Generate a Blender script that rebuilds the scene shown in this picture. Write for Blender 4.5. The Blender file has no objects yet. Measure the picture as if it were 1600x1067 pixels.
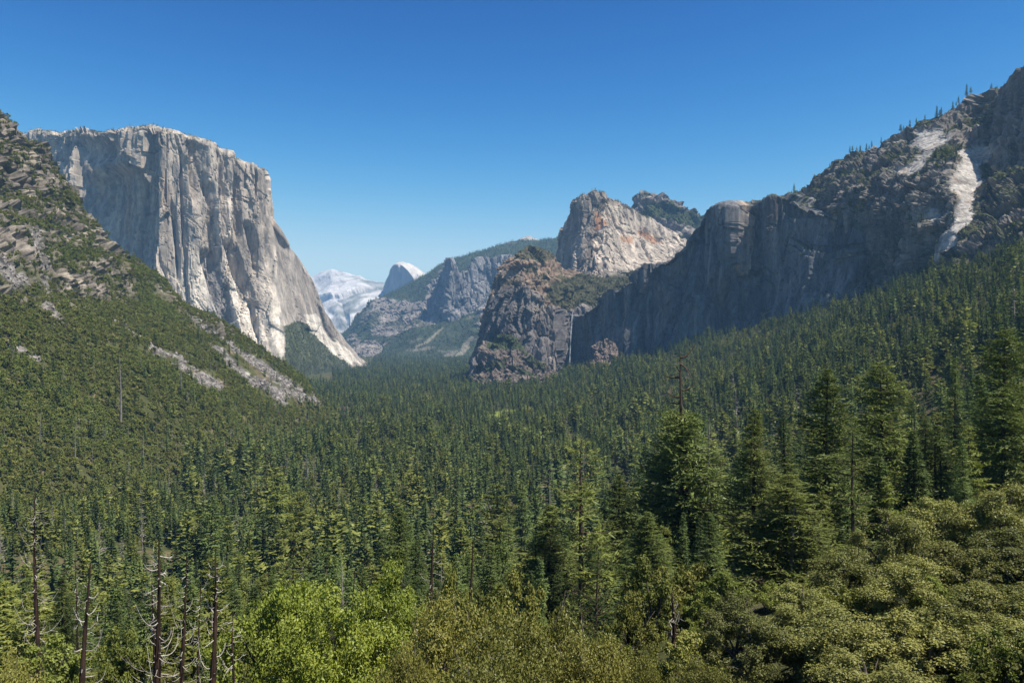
import bpy, math, random, time
import numpy as np
from mathutils import Vector

T0 = time.time()
random.seed(7)
RNG = np.random.default_rng(11)
SC = bpy.context.scene
COL = SC.collection
R = math.radians

# ------------------------------------------------------------------ camera, sky, sun, exposure
F = 1214.0            # focal length in pixels of the 1600 px wide photograph
CX, CY = 800.0, 533.5
CZ = 172.0            # height of the overlook above the valley floor
cam_d = bpy.data.cameras.new('camera')
cam = bpy.data.objects.new('camera', cam_d)
COL.objects.link(cam)
cam.location = (0, 0, CZ)
cam.rotation_euler = (R(90), 0, 0)
cam_d.sensor_width = 36.0
cam_d.lens = F / 1600.0 * 36.0
cam_d.clip_start = 0.5
cam_d.clip_end = 100000
SC.camera = cam

SUN_AZ, SUN_EL = R(118), R(60)
world = bpy.data.worlds.new('World')
SC.world = world
world.use_nodes = True
nt = world.node_tree
nt.nodes.clear()
sky = nt.nodes.new('ShaderNodeTexSky')
sky.sky_type = 'NISHITA'
sky.sun_disc = False
sky.sun_elevation = SUN_EL
sky.sun_rotation = SUN_AZ
sky.altitude = 1400
sky.air_density = 1.0
sky.dust_density = 0.0
sky.ozone_density = 6.0
bg = nt.nodes.new('ShaderNodeBackground')
bg.inputs['Strength'].default_value = 0.1
wo = nt.nodes.new('ShaderNodeOutputWorld')
# the clear, deep polarised blue of the photograph: the same contrast curve for the whole sky, per channel
def _m(op, a, b):
    n_ = nt.nodes.new('ShaderNodeMath'); n_.operation = op
    for q, v in enumerate((a, b)):
        if isinstance(v, (int, float)): n_.inputs[q].default_value = v
        else: nt.links.new(v, n_.inputs[q])
    return n_.outputs[0]
sp = nt.nodes.new('ShaderNodeSeparateColor'); cb = nt.nodes.new('ShaderNodeCombineColor')
nt.links.new(sky.outputs[0], sp.inputs[0])
for ch, (p_, k_, m_) in enumerate(((4.6, 500.0, 0.62), (2.75, 12.4, 0.98), (3.0, 13.0, 0.70))):
    x_ = _m('MULTIPLY', _m('POWER', _m('MULTIPLY', sp.outputs[ch], 0.1), p_), k_)
    y_ = _m('DIVIDE', x_, _m('ADD', _m('DIVIDE', x_, m_), 1.0))
    nt.links.new(_m('MULTIPLY', y_, 7.8), cb.inputs[ch])
nt.links.new(cb.outputs[0], bg.inputs[0])
nt.links.new(bg.outputs[0], wo.inputs[0])

sun_d = bpy.data.lights.new('sun', 'SUN')
sun_d.energy = 5.0
sun_d.angle = R(0.5)
sun_d.color = (1.0, 0.93, 0.82)
sun = bpy.data.objects.new('sun', sun_d)
COL.objects.link(sun)
S = Vector((math.cos(SUN_EL) * math.sin(SUN_AZ), math.cos(SUN_EL) * math.cos(SUN_AZ), math.sin(SUN_EL)))
sun.rotation_euler = S.to_track_quat('Z', 'Y').to_euler()

SC.view_settings.view_transform = 'Standard'
SC.view_settings.look = 'None'
SC.view_settings.gamma = 1.0
SC.view_settings.use_curve_mapping = False
SC.view_settings.exposure = 0.95
SC.cycles.max_bounces = 6
SC.cycles.volume_bounces = 0
HAZE_DENSITY = 4.0e-5
HAZE_COLOR = (0.27, 0.55, 0.95, 1)

# ------------------------------------------------------------------ noise
def _h(ix, iy, iz, seed):
    with np.errstate(over='ignore'):
        h = (ix.astype(np.int64) * 73856093) ^ (iy.astype(np.int64) * 19349663) ^ (iz.astype(np.int64) * 83492791) ^ (seed * 2654435761)
        h = (h & 0xffffffff).astype(np.uint32)
        h ^= h >> np.uint32(16); h *= np.uint32(0x7feb352d); h ^= h >> np.uint32(15)
        h *= np.uint32(0x846ca68b); h ^= h >> np.uint32(16)
    return h

def _f(h):
    return h.astype(np.float32) * np.float32(1 / 4294967296.0)

def vnoise(p, sc, seed=0):
    q = p / np.asarray(sc, float)
    i = np.floor(q); f = q - i; f = f * f * (3 - 2 * f); i = i.astype(np.int64)
    out = 0
    for dx in (0, 1):
        wx = f[:, 0] if dx else 1 - f[:, 0]
        for dy in (0, 1):
            wy = f[:, 1] if dy else 1 - f[:, 1]
            for dz in (0, 1):
                wz = f[:, 2] if dz else 1 - f[:, 2]
                out = out + wx * wy * wz * _f(_h(i[:, 0] + dx, i[:, 1] + dy, i[:, 2] + dz, seed))
    return out * 2 - 1

def fbm(p, sc, oct=4, seed=0, gain=0.5):
    sc = np.asarray(sc, float); a = 1; out = 0; n = 0
    for k in range(oct):
        out = out + a * vnoise(p, sc / 2 ** k, seed + k * 17); n += a; a *= gain
    return out / n

def facet(p, sc, seed=0, jit=0.8):
    """Jointed blocks: per cell a random offset (0..1), a random tilt, and the distance to the joint."""
    q = p / np.asarray(sc, float)
    b = np.floor(q - 0.5).astype(np.int64)
    best = np.full(len(p), 9.0); sec = best.copy(); r = np.zeros(len(p)); tl = np.zeros(len(p))
    for dx in (0, 1):
        for dy in (0, 1):
            for dz in (0, 1):
                cx, cy, cz = b[:, 0] + dx, b[:, 1] + dy, b[:, 2] + dz
                h = _h(cx, cy, cz, seed)
                ox = q[:, 0] - cx - 0.5 - jit * ((h & np.uint32(1023)) / 1023.0 - 0.5)
                oy = q[:, 1] - cy - 0.5 - jit * (((h >> np.uint32(10)) & np.uint32(1023)) / 1023.0 - 0.5)
                oz = q[:, 2] - cz - 0.5 - jit * (((h >> np.uint32(20)) & np.uint32(1023)) / 1023.0 - 0.5)
                d = ox * ox + oy * oy + oz * oz
                g = _h(cz, cx, cy, seed + 5)
                rr = (g & np.uint32(255)) / 255.0
                t = (((g >> np.uint32(8)) & np.uint32(255)) / 127.5 - 1) * ox + (((g >> np.uint32(16)) & np.uint32(255)) / 127.5 - 1) * oy + (((g >> np.uint32(24)) & np.uint32(255)) / 127.5 - 1) * oz
                m = d < best
                sec = np.where(m, best, np.minimum(sec, d))
                r = np.where(m, rr, r); tl = np.where(m, t, tl); best = np.where(m, d, best)
    return r, tl, np.sqrt(sec) - np.sqrt(best)

def sstep(a, b, x):
    t = np.clip((x - a) / (b - a), 0, 1)
    return t * t * (3 - 2 * t)

def inpoly(px, py, poly):
    c = np.zeros(px.shape, bool); n = len(poly)
    for k in range(n):
        x1, y1 = poly[k]; x2, y2 = poly[(k + 1) % n]
        if y1 == y2: continue
        c ^= ((y1 > py) != (y2 > py)) & (px < (x2 - x1) * (py - y1) / (y2 - y1) + x1)
    return c

def W(px, py, d):
    """Point of the place seen at photograph pixel (px, py) at d metres ahead."""
    px, py, d = np.asarray(px, float), np.asarray(py, float), np.asarray(d, float)
    return np.stack([(px - CX) / F * d, d, CZ + (CY - py) / F * d], -1)

def to_px(p):
    d = np.maximum(p[..., 1], 1e-3)
    return CX + p[..., 0] / d * F, CY - (p[..., 2] - CZ) / d * F

# ------------------------------------------------------------------ materials
def new_mat(name):
    m = bpy.data.materials.new(name); m.use_nodes = True
    n = m.node_tree; n.nodes.clear()
    return m, n, n.nodes.new('ShaderNodeOutputMaterial')

def rock_mat(name, grain, bump_d, streak=0.4, rough=0.9, contrast=0.7, bstr=0.9):
    m, n, out = new_mat(name)
    N = n.nodes.new; L = n.links.new
    a = N('ShaderNodeAttribute'); a.attribute_name = 'Col'
    geo = N('ShaderNodeNewGeometry')
    mp = N('ShaderNodeMapping'); mp.inputs['Scale'].default_value = (1 / grain, 1 / grain, 0.45 / grain)
    L(geo.outputs['Position'], mp.inputs[0])
    n1 = N('ShaderNodeTexNoise'); n1.inputs['Scale'].default_value = 1.0; n1.inputs['Detail'].default_value = 6; n1.inputs['Roughness'].default_value = 0.72
    L(mp.outputs[0], n1.inputs['Vector'])
    mp2 = N('ShaderNodeMapping'); mp2.inputs['Scale'].default_value = (0.55 / grain, 0.55 / grain, 0.035 / grain)
    L(geo.outputs['Position'], mp2.inputs[0])
    n2 = N('ShaderNodeTexNoise'); n2.inputs['Scale'].default_value = 1.0; n2.inputs['Detail'].default_value = 4
    L(mp2.outputs[0], n2.inputs['Vector'])
    r1 = N('ShaderNodeMapRange'); r1.inputs[1].default_value = 0.25; r1.inputs[2].default_value = 0.75
    r1.inputs[3].default_value = 1 - contrast; r1.inputs[4].default_value = 1 + contrast * 0.7
    L(n1.outputs[0], r1.inputs[0])
    r2 = N('ShaderNodeMapRange'); r2.inputs[1].default_value = 0.3; r2.inputs[2].default_value = 0.7
    r2.inputs[3].default_value = 1 - streak; r2.inputs[4].default_value = 1 + streak * 0.5
    L(n2.outputs[0], r2.inputs[0])
    mu = N('ShaderNodeMath'); mu.operation = 'MULTIPLY'
    L(r1.outputs[0], mu.inputs[0]); L(r2.outputs[0], mu.inputs[1])
    vm = N('ShaderNodeVectorMath'); vm.operation = 'SCALE'
    L(a.outputs['Color'], vm.inputs[0]); L(mu.outputs[0], vm.inputs['Scale'])
    bs = N('ShaderNodeBsdfDiffuse'); bs.inputs['Roughness'].default_value = 0.6
    L(vm.outputs[0], bs.inputs['Color'])
    bp = N('ShaderNodeBump'); bp.inputs['Strength'].default_value = bstr; bp.inputs['Distance'].default_value = bump_d
    L(n1.outputs[0], bp.inputs['Height']); L(bp.outputs[0], bs.inputs['Normal'])
    L(bs.outputs[0], out.inputs['Surface'])
    return m

def leaf_mat(name, c1, c2, trans=0.35, gloss=0.06, vary=0.5, attr=False):
    m, n, out = new_mat(name)
    N = n.nodes.new; L = n.links.new
    oi = N('ShaderNodeObjectInfo')
    geo = N('ShaderNodeNewGeometry')
    mx = N('ShaderNodeMix'); mx.data_type = 'RGBA'
    mx.inputs['A'].default_value = (*c1, 1); mx.inputs['B'].default_value = (*c2, 1)
    mr = N('ShaderNodeMath'); mr.operation = 'MULTIPLY_ADD'; mr.inputs[1].default_value = 0.55; mr.inputs[2].default_value = 0.0
    L(oi.outputs['Random'], mr.inputs[0])
    ad = N('ShaderNodeMath'); ad.operation = 'MULTIPLY_ADD'; ad.inputs[1].default_value = 0.45
    L(geo.outputs['Random Per Island'], ad.inputs[0]); L(mr.outputs[0], ad.inputs[2])
    L(ad.outputs[0], mx.inputs['Factor'])
    mu = N('ShaderNodeMath'); mu.operation = 'MULTIPLY'; mu.inputs[1].default_value = 7.31
    fr = N('ShaderNodeMath'); fr.operation = 'FRACT'
    L(oi.outputs['Random'], mu.inputs[0]); L(mu.outputs[0], fr.inputs[0])
    r = N('ShaderNodeMapRange'); r.inputs[3].default_value = 1 - vary * 0.5; r.inputs[4].default_value = 1 + vary * 0.5
    L(fr.outputs[0], r.inputs[0])
    vm = N('ShaderNodeVectorMath'); vm.operation = 'SCALE'
    L(mx.outputs['Result'], vm.inputs[0]); L(r.outputs[0], vm.inputs['Scale'])
    d = N('ShaderNodeBsdfDiffuse'); L(vm.outputs[0], d.inputs['Color'])
    t = N('ShaderNodeBsdfTranslucent')
    tm = N('ShaderNodeVectorMath'); tm.operation = 'MULTIPLY'; tm.inputs[1].default_value = (1.15, 1.25, 0.55)
    L(vm.outputs[0], tm.inputs[0]); L(tm.outputs[0], t.inputs['Color'])
    ms = N('ShaderNodeMixShader'); ms.inputs[0].default_value = trans
    L(d.outputs[0], ms.inputs[1]); L(t.outputs[0], ms.inputs[2])
    if gloss > 0:
        g = N('ShaderNodeBsdfGlossy'); g.inputs['Roughness'].default_value = 0.45
        g.inputs['Color'].default_value = (0.9, 0.95, 1, 1)
        m2 = N('ShaderNodeMixShader'); m2.inputs[0].default_value = gloss
        L(ms.outputs[0], m2.inputs[1]); L(g.outputs[0], m2.inputs[2])
        L(m2.outputs[0], out.inputs['Surface'])
    else:
        L(ms.outputs[0], out.inputs['Surface'])
    return m

def bark_mat(name, c1, c2, scale=6.0):
    m, n, out = new_mat(name)
    N = n.nodes.new; L = n.links.new
    tc = N('ShaderNodeTexCoord'); mp = N('ShaderNodeMapping'); mp.inputs['Scale'].default_value = (scale, scale, scale * 0.15)
    L(tc.outputs['Object'], mp.inputs[0])
    n1 = N('ShaderNodeTexNoise'); n1.inputs['Scale'].default_value = 1; n1.inputs['Detail'].default_value = 4
    L(mp.outputs[0], n1.inputs['Vector'])
    cr = N('ShaderNodeValToRGB')
    cr.color_ramp.elements[0].position = 0.35; cr.color_ramp.elements[0].color = (*c1, 1)
    cr.color_ramp.elements[1].position = 0.68; cr.color_ramp.elements[1].color = (*c2, 1)
    L(n1.outputs[0], cr.inputs[0])
    bs = N('ShaderNodeBsdfDiffuse'); L(cr.outputs[0], bs.inputs['Color'])
    bp = N('ShaderNodeBump'); bp.inputs['Strength'].default_value = 0.6; bp.inputs['Distance'].default_value = 0.05
    L(n1.outputs[0], bp.inputs['Height']); L(bp.outputs[0], bs.inputs['Normal'])
    L(bs.outputs[0], out.inputs['Surface'])
    return m

# ------------------------------------------------------------------ meshes
def mesh_from(name, v, f, mats, mat_index=None, smooth=False, col=None):
    """v (n,3); f (m,k) faces of one size k, or a list of such arrays."""
    me = bpy.data.meshes.new(name)
    fs = f if isinstance(f, list) else [f]
    fs = [np.asarray(a, np.int32) for a in fs if len(a)]
    nl = sum(a.size for a in fs); nf = sum(len(a) for a in fs)
    me.vertices.add(len(v)); me.vertices.foreach_set('co', np.asarray(v, np.float32).ravel())
    me.loops.add(nl); me.loops.foreach_set('vertex_index', np.concatenate([a.ravel() for a in fs]))
    me.polygons.add(nf)
    tot = np.concatenate([np.full(len(a), a.shape[1], np.int32) for a in fs])
    st = np.concatenate([[0], np.cumsum(tot)[:-1]]).astype(np.int32)
    me.polygons.foreach_set('loop_start', st)
    if mat_index is not None: me.polygons.foreach_set('material_index', np.asarray(mat_index, np.int32))
    me.polygons.foreach_set('use_smooth', np.full(nf, smooth))
    for m in (mats if isinstance(mats, (list, tuple)) else [mats]): me.materials.append(m)
    if col is not None:
        at = me.color_attributes.new('Col', 'FLOAT_COLOR', 'POINT')
        c = np.ones((len(v), 4), np.float32); c[:, :3] = col
        at.data.foreach_set('color', c.ravel())
    me.update(calc_edges=True)
    return me

def link(name, me, parent=None, loc=None, label=None, cat=None, group=None, kind=None):
    o = bpy.data.objects.new(name, me)
    COL.objects.link(o)
    if parent is not None: o.parent = parent
    if loc is not None: o.location = loc
    if label: o['label'] = label
    if cat: o['category'] = cat
    if group: o['group'] = group
    if kind: o['kind'] = kind
    return o

def grid_faces(nv, nu):
    i = np.arange(nv * nu).reshape(nv, nu)
    return np.stack([i[:-1, :-1].ravel(), i[1:, :-1].ravel(), i[1:, 1:].ravel(), i[:-1, 1:].ravel()], 1)

def gsmooth(a, s, axis):
    if s <= 0: return a
    r = max(1, int(s * 2.5)); k = np.exp(-0.5 * (np.arange(-r, r + 1) / s) ** 2); k /= k.sum()
    pad = [(0, 0)] * a.ndim; pad[axis] = (r, r)
    b = np.pad(a, pad, mode='reflect', reflect_type='odd')
    out = 0
    for j in range(2 * r + 1):
        sl = [slice(None)] * a.ndim; sl[axis] = slice(j, j + a.shape[axis])
        out = out + k[j] * b[tuple(sl)]
    return out

def resample(P, n, axis, wts=None):
    """P control grid; linear resample along axis to n samples spaced by wts per segment."""
    P = np.moveaxis(P, axis, 0); m = len(P)
    if wts is None:
        px, py = to_px(P)
        w = np.hypot(np.diff(px, axis=0), np.diff(py, axis=0))
        w = w.reshape(m - 1, -1).mean(1) + 1e-3
    else: w = np.asarray(wts, float)
    c = np.concatenate([[0], np.cumsum(w)]); c /= c[-1]
    t = np.interp(np.linspace(0, 1, n), c, np.arange(m))
    i = np.clip(t.astype(int), 0, m - 2); f = (t - i).reshape((-1,) + (1,) * (P.ndim - 1))
    return np.moveaxis(P[i] * (1 - f) + P[i + 1] * f, 0, axis)

def normals(G, ref=None):
    du = np.gradient(G, axis=1); dv = np.gradient(G, axis=0)
    n = np.cross(du, dv); n /= np.linalg.norm(n, axis=-1, keepdims=True) + 1e-9
    s = np.sign((n * (G - np.array([0, 0, CZ + 400.0]))).sum(-1).mean())
    return -n if s > 0 else n

class Sheet:
    """A lofted rock body: control rows from its far back over the skyline down the face to below ground."""
    def __init__(s, rows, nu, nv, su=2.0, sv=2.0, uw=None, vw=None):
        C = np.array([W(*np.array(r).T) if not isinstance(r, np.ndarray) else r for r in rows])
        G = resample(C, nv, 0, vw); G = resample(G, nu, 1, uw)
        G = gsmooth(gsmooth(G, sv, 0), su, 1)
        s.G0 = G; s.N = normals(G); s.shape = G.shape[:2]
        s.p0 = G.reshape(-1, 3); s.px, s.py = to_px(s.p0)
        s.disp = np.zeros(len(s.p0))
    def warp(s, a=6, sc=60, seed=3):
        """pixel coordinates wobbled by noise, to break the edges of painted rock types"""
        k = np.median(s.p0[:, 1]) / F
        return s.px + a * fbm(s.p0, sc * k, 3, seed), s.py + a * fbm(s.p0, sc * k, 3, seed + 50)
    def soften(s, mask, k=2.5):
        sm = gsmooth(gsmooth(s.disp.reshape(s.shape), k, 0), k, 1).ravel()
        s.disp = s.disp * (1 - mask) + sm * mask
    def push(s, horiz=1.0):
        n = s.N.reshape(-1, 3).copy(); n[:, 2] *= horiz
        if hasattr(s, 'calm'): s.disp = s.disp * s.calm
        s.p = s.p0 + n * s.disp[:, None]
        s.n = normals(s.p.reshape(*s.shape, 3)).reshape(-1, 3)
    def build(s, name, mat, col, label, cat=None, parent=None, kind='structure', smooth=False):
        me = mesh_from(name, s.p, grid_faces(*s.shape), mat, smooth=smooth, col=col)
        return link(name, me, label=label, cat=cat, kind=kind)

def mixc(base, c, m):
    return base * (1 - m[:, None]) + np.asarray(c) * m[:, None]

def back_of(row, dx, dy, dz):
    """a control row moved by metres"""
    return W(*np.array(row).T) + np.array([dx, dy, dz], float)

def between(a, b, t, pw=1.0):
    """row between rim a and foot b; depth eases with the power pw so the wall is steep above and flares below"""
    A, B = np.array(a, float), np.array(b, float)
    o = A + (B - A) * t; o[:, 2] = A[:, 2] + (B[:, 2] - A[:, 2]) * t ** pw
    return o

def wall_rows(rim, base, ts=(0.25, 0.5, 0.72, 0.88), pw=2.0, back=(0, 500, 20), behind=(0, 900, -900)):
    rows = [back_of(rim, *behind), back_of(rim, *back), W(*np.array(rim).T)]
    for t in ts: rows.append(W(*between(rim, base, t, pw).T))
    rows.append(W(*np.array(base).T))
    lo = W(*np.array(base).T); lo = lo + np.array([0, 0, -60.0])
    rows.append(lo)
    return rows

M_ROCK = rock_mat('granite_far', 30, 8)
M_ROCKN = rock_mat('granite_near', 9, 3, contrast=0.55)
M_FAR = rock_mat('granite_distant', 160, 45, streak=0.2, contrast=0.4)
SCATTER = []      # (points, normals, weights ...) collected for the vegetation further down

def wall(rim, base, nu, nv, su=2.0, sv=2.0, ray=False, **k):
    rows = wall_rows(rim, base, **k)
    if ray:
        a = np.array(rim, float); a[:, 0] -= 2; a[:, 1] += 4; a[:, 2] *= 1.12; rows[1] = W(*a.T)
        a[:, 0] -= 12; a[:, 1] = a[:, 1] * 0.4 + 0.6 * 560; a[:, 2] *= 1.08; rows[0] = W(*a.T)
    P = np.array(rows); px, py = to_px(P)
    w = np.hypot(np.diff(px, axis=0), np.diff(py, axis=0)).mean(1)
    core = w[2:-1].sum(); w[0] = core * 0.03; w[1] = core * 0.08; w[-1] = core * 0.03
    s = Sheet(rows, nu, nv, su, sv, vw=w)
    f = (w[0] + w[1]) / w.sum()
    s.calm = np.repeat(0.2 + 0.8 * sstep(f - 0.06, f + 0.01, np.linspace(0, 1, nv)), nu)
    return s

def sheet_rows(rows, nu, nv, su=2.0, sv=2.0, back=(0, 300, -40), behind=(0, 700, -700), uw=None):
    rr = [back_of(rows[0], *behind), back_of(rows[0], *back)] + [W(*np.array(r).T) for r in rows]
    lo = W(*np.array(rows[-1]).T) + np.array([0, 0, -60.0]); rr.append(lo)
    P = np.array(rr); px, py = to_px(P)
    w = np.hypot(np.diff(px, axis=0), np.diff(py, axis=0)).mean(1)
    core = w[2:-1].sum(); w[0] = core * 0.03; w[1] = core * 0.06; w[-1] = core * 0.03
    return Sheet(rr, nu, nv, su, sv, vw=w, uw=uw)

def blocks(s, sizes, amps, vs, seed, crack=0.25, mask=1.0):
    """jointed granite relief: blocks stretched vertically by vs"""
    tint = 0; p = s.p0.copy()
    for k, (z, a) in enumerate(zip(sizes, amps)):
        r, t, e = facet(p, (z, z, z * vs), seed + k * 31)
        s.disp = s.disp + mask * a * ((r - 0.5) + 1.4 * t - crack * (e < 0.07))
        tint = tint + (r - 0.5) * (0.8 ** k)
    return tint

# ------------------------------------------------------------------ ground
GX = [-900, -300, 0, 300, 600, 800, 1000, 1200, 1400, 1600, 2000, 2600]
GT = {   # metres ahead: ground height relative to the eye, one value per column
    0.5: [-2.5] * 12,
    10: [-7, -7, -7, -7, -7, -7, -7, -6.5, -6, -6, -6, -6],
    20: [-13, -13, -13, -13, -13, -13, -13, -12, -11.5, -11, -10, -10],
    40: [-24, -24, -24, -24, -24, -23, -21, -19, -18, -18, -16, -15],
    70: [-35, -35, -35, -34, -33, -31, -27, -25, -24, -22, -19, -17],
    100: [-46, -46, -46, -45, -44, -42, -38, -33, -30, -27, -22, -19],
    150: [-64, -64, -65, -65, -65, -60, -54, -47, -41, -35, -27, -22],
    250: [-92, -95, -100, -102, -102, -96, -88, -76, -65, -52, -35, -26],
    400: [-105, -118, -128, -134, -136, -131, -122, -106, -88, -62, -30, -20],
    700: [-105, -130, -148, -158, -161, -160, -150, -118, -70, -12, 50, 80],
    1000: [-105, -135, -155, -166, -168, -167, -148, -98, -18, 62, 140, 180],
    1400: [-110, -140, -158, -168, -172, -170, -140, -64, 60, 186, 300, 360],
    1700: [-110, -140, -158, -168, -172, -170, -128, -20, 116, 270, 420, 500],
    2200: [-110, -140, -158, -168, -171, -166, -70, 70, 200, 380, 560, 640],
    2700: [-110, -140, -158, -168, -170, -158, -40, 110, 250, 430, 640, 700],
    3200: [-110, -140, -158, -165, -168, -150, -30, 120, 280, 450, 650, 720],
    4500: [-110, -120, -130, -150, -158, -140, -60, 100, 280, 450, 650, 720],
    6000: [-100, -100, -110, -130, -141, -135, -60, 90, 250, 400, 600, 650],
    9000: [-60, -60, -60, -60, -60, -60, -60, 50, 200, 350, 500, 560],
    16000: [100] * 12,
    60000: [-300] * 12,
}
GD = np.array(list(GT)); GV = np.array([GT[d] for d in GT], float)
_ld = np.log(GD)
_fine_d = np.linspace(_ld[0], _ld[-1], 700)
_fx = np.linspace(-900, 2600, 500)
_tab = np.stack([np.interp(_fine_d, _ld, GV[:, k]) for k in range(12)], 1)
_tab = np.stack([np.interp(_fx, GX, _tab[i]) for i in range(700)], 0)
_tab = gsmooth(gsmooth(_tab, 7, 0), 10, 1)

def ground_rel(px, d):
    a = np.clip((np.log(np.maximum(d, 0.51)) - _ld[0]) / (_ld[-1] - _ld[0]) * 699, 0, 698.999)
    b = np.clip((np.asarray(px, float) + 900) / 3500 * 499, 0, 498.999)
    i, j = a.astype(int), b.astype(int); u, v = a - i, b - j
    return (_tab[i, j] * (1 - u) * (1 - v) + _tab[i + 1, j] * u * (1 - v) + _tab[i, j + 1] * (1 - u) * v + _tab[i + 1, j + 1] * u * v)

def ground_z(x, y):
    x = np.asarray(x, float); y = np.asarray(y, float)
    z = CZ + ground_rel(CX + x / np.maximum(y, 0.6) * F, y)
    p = np.stack([x, y, np.zeros_like(x)], -1).reshape(-1, 3)
    amp = np.clip(y / 60, 0.15, 6).ravel()
    return z + (amp * fbm(p, (90, 90, 90), 3, 71)).reshape(z.shape)

gd = np.exp(np.concatenate([np.linspace(np.log(2.0), np.log(60), 50, endpoint=False), np.linspace(np.log(60), np.log(7500), 300, endpoint=False), np.linspace(np.log(7500), np.log(60000), 24)]))
gu = np.linspace(-900, 2600, 400)
GXX = (gu[None, :] - CX) / F * gd[:, None]
GYY = np.repeat(gd[:, None], len(gu), 1)
GZZ = ground_z(GXX, GYY)
gp = np.stack([GXX, GYY, GZZ], -1).reshape(-1, 3)
gpx, gpy = to_px(gp)
gdist = gp[:, 1]
gc = np.full((len(gp), 3), (0.055, 0.06, 0.025))
m = sstep(0.0, 0.35, fbm(gp, (70, 70, 70), 4, 5))
gc = mixc(gc, (0.12, 0.088, 0.058), m * 0.7)
m = sstep(0.25, 0.45, fbm(gp, (25, 25, 25), 3, 9)) * (gdist < 900)
gc = mixc(gc, (0.20, 0.155, 0.115), m * 0.5)
def meadow_mask(p):
    """sunlit grass clearings on the valley floor"""
    k = np.zeros(len(p))
    for (mx, md, rx, ry) in ((836, 1400, 45, 110), (785, 1750, 45, 90), (900, 1180, 20, 60)):
        x0 = (mx - CX) / F * md
        k = np.maximum(k, 1 - sstep(0.7, 1.1, np.hypot((p[:, 0] - x0) / rx, (p[:, 1] - md) / ry) + 0.25 * fbm(p, (40, 40, 40), 2, 3)))
    return k
def dirt_mask(p):
    """bare reddish clearing behind the burnt snags"""
    k = np.zeros(len(p))
    for (mx, md, rx, ry) in ((245, 330, 9, 26), (285, 340, 12, 20), (560, 560, 16, 30), (420, 620, 22, 26), (650, 540, 14, 26)):
        x0 = (mx - CX) / F * md
        k = np.maximum(k, 1 - sstep(0.7, 1.15, np.hypot((p[:, 0] - x0) / rx, (p[:, 1] - md) / ry) + 0.25 * fbm(p, (12, 12, 12), 2, 3)))
    return k
gc = mixc(gc, (0.16, 0.19, 0.045), meadow_mask(gp))
gc = mixc(gc, (0.25, 0.18, 0.14), dirt_mask(gp))
M_GROUND = rock_mat('forest_soil', 4, 0.6, streak=0.0, contrast=0.6)
link('ground', mesh_from('ground', gp, grid_faces(len(gd), len(gu)), M_GROUND, smooth=True, col=gc), label='forest floor of the valley rising into the wooded slope below the shaded cliffs', kind='structure')

# ------------------------------------------------------------------ the great pale cliff
rim = [(-90, 214, 4500), (40, 207, 4150), (95, 206, 3950), (150, 204, 3800), (200, 201, 3620), (244, 198, 3440), (275, 203, 3480), (306, 217, 3540), (338, 234, 3600), (372, 249, 3660), (400, 259, 3705),
       (413, 266, 3735), (417, 282, 3800), (420, 340, 3840), (439, 370, 3880), (470, 404, 4000), (489, 438, 4100), (503, 476, 4200), (522, 507, 4330), (546, 538, 4480), (570, 567, 4600)]
base = [(-90, 520, 4000), (40, 540, 3700), (95, 560, 3550), (150, 570, 3500), (200, 580, 3440), (240, 590, 3380), (285, 590, 3385), (325, 590, 3405), (360, 590, 3430), (400, 582, 3455), (432, 570, 3480),
        (449, 566, 3500), (455, 566, 3540), (463, 566, 3600), (478, 567, 3700), (495, 568, 3850), (510, 569, 3980), (525, 570, 4120), (540, 571, 4260), (558, 572, 4430), (574, 573, 4580)]
EC = wall(rim, base, 400, 330, su=1.2, sv=2.5, ray=True, pw=2.6, ts=(0.2, 0.4, 0.6, 0.75, 0.88))
s = EC
wx, wy = s.warp(7, 40, 3)
facing = 1 - sstep(150, 240, s.px)
s.disp += (26 * fbm(s.p0, (170, 170, 1400), 3, 21) + 7 * fbm(s.p0, (55, 55, 480), 3, 22)) * np.where(s.px > 416, 0.5, 1.0)
tint = blocks(s, (230, 95, 38, 15), (30, 16, 8, 3.5), 4.0, 100, mask=np.where(s.px > 404, 0.45, 1.0))
# the shaded alcove left of the rib, and long leaning flakes on the apron
al = inpoly(s.px, s.py, [(128, 285), (160, 262), (205, 262), (240, 300), (238, 460), (200, 430), (150, 370)])
s.disp -= 75 * gsmooth(gsmooth(al.reshape(s.shape).astype(float), 5, 0), 3, 1).ravel()
al = inpoly(s.px, s.py, [(110, 222), (140, 215), (180, 222), (175, 250), (130, 250)])
s.disp -= 40 * gsmooth(gsmooth(al.reshape(s.shape).astype(float), 4, 0), 3, 1).ravel()
# leaning corners and flakes: the wall steps back on the shaded side
for (x0, y0, x1, y1, w, a) in ((237, 228, 232, 330, 12, 60), (297, 222, 300, 300, 15, 70), (318, 290, 330, 420, 9, 48), (312, 395, 350, 520, 20, 55), (350, 380, 378, 460, 14, 70), (362, 276, 368, 365, 8, 50), (382, 350, 398, 410, 10, 55), (399, 272, 404, 310, 6, 40), (268, 320, 275, 420, 6, 30), (285, 250, 288, 380, 7, 36), (340, 300, 345, 390, 7, 40), (408, 500, 424, 556, 7, 36), (388, 470, 402, 540, 6, 30), (335, 238, 348, 300, 9, 36), (410, 320, 414, 400, 5, 30), (255, 420, 262, 500, 6, 22)):
    t = np.clip((s.py - y0) / (y1 - y0), 0, 1); xc = x0 + (x1 - x0) * t
    u = (s.px - xc + 3.0 * fbm(s.p0, (40, 40, 110), 3, 8)) / w
    fall = sstep(y0 - 8, y0 + 8, s.py) * (1 - sstep(y1 - 12, y1 + 30, s.py))
    s.disp -= a * fall * np.where(u < 0, np.exp(-(u / 0.2) ** 2), np.clip(1 - u / 1.5, 0, 1) ** 0.8) * np.where(s.px > 404, 0.5, 1.1)
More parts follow.
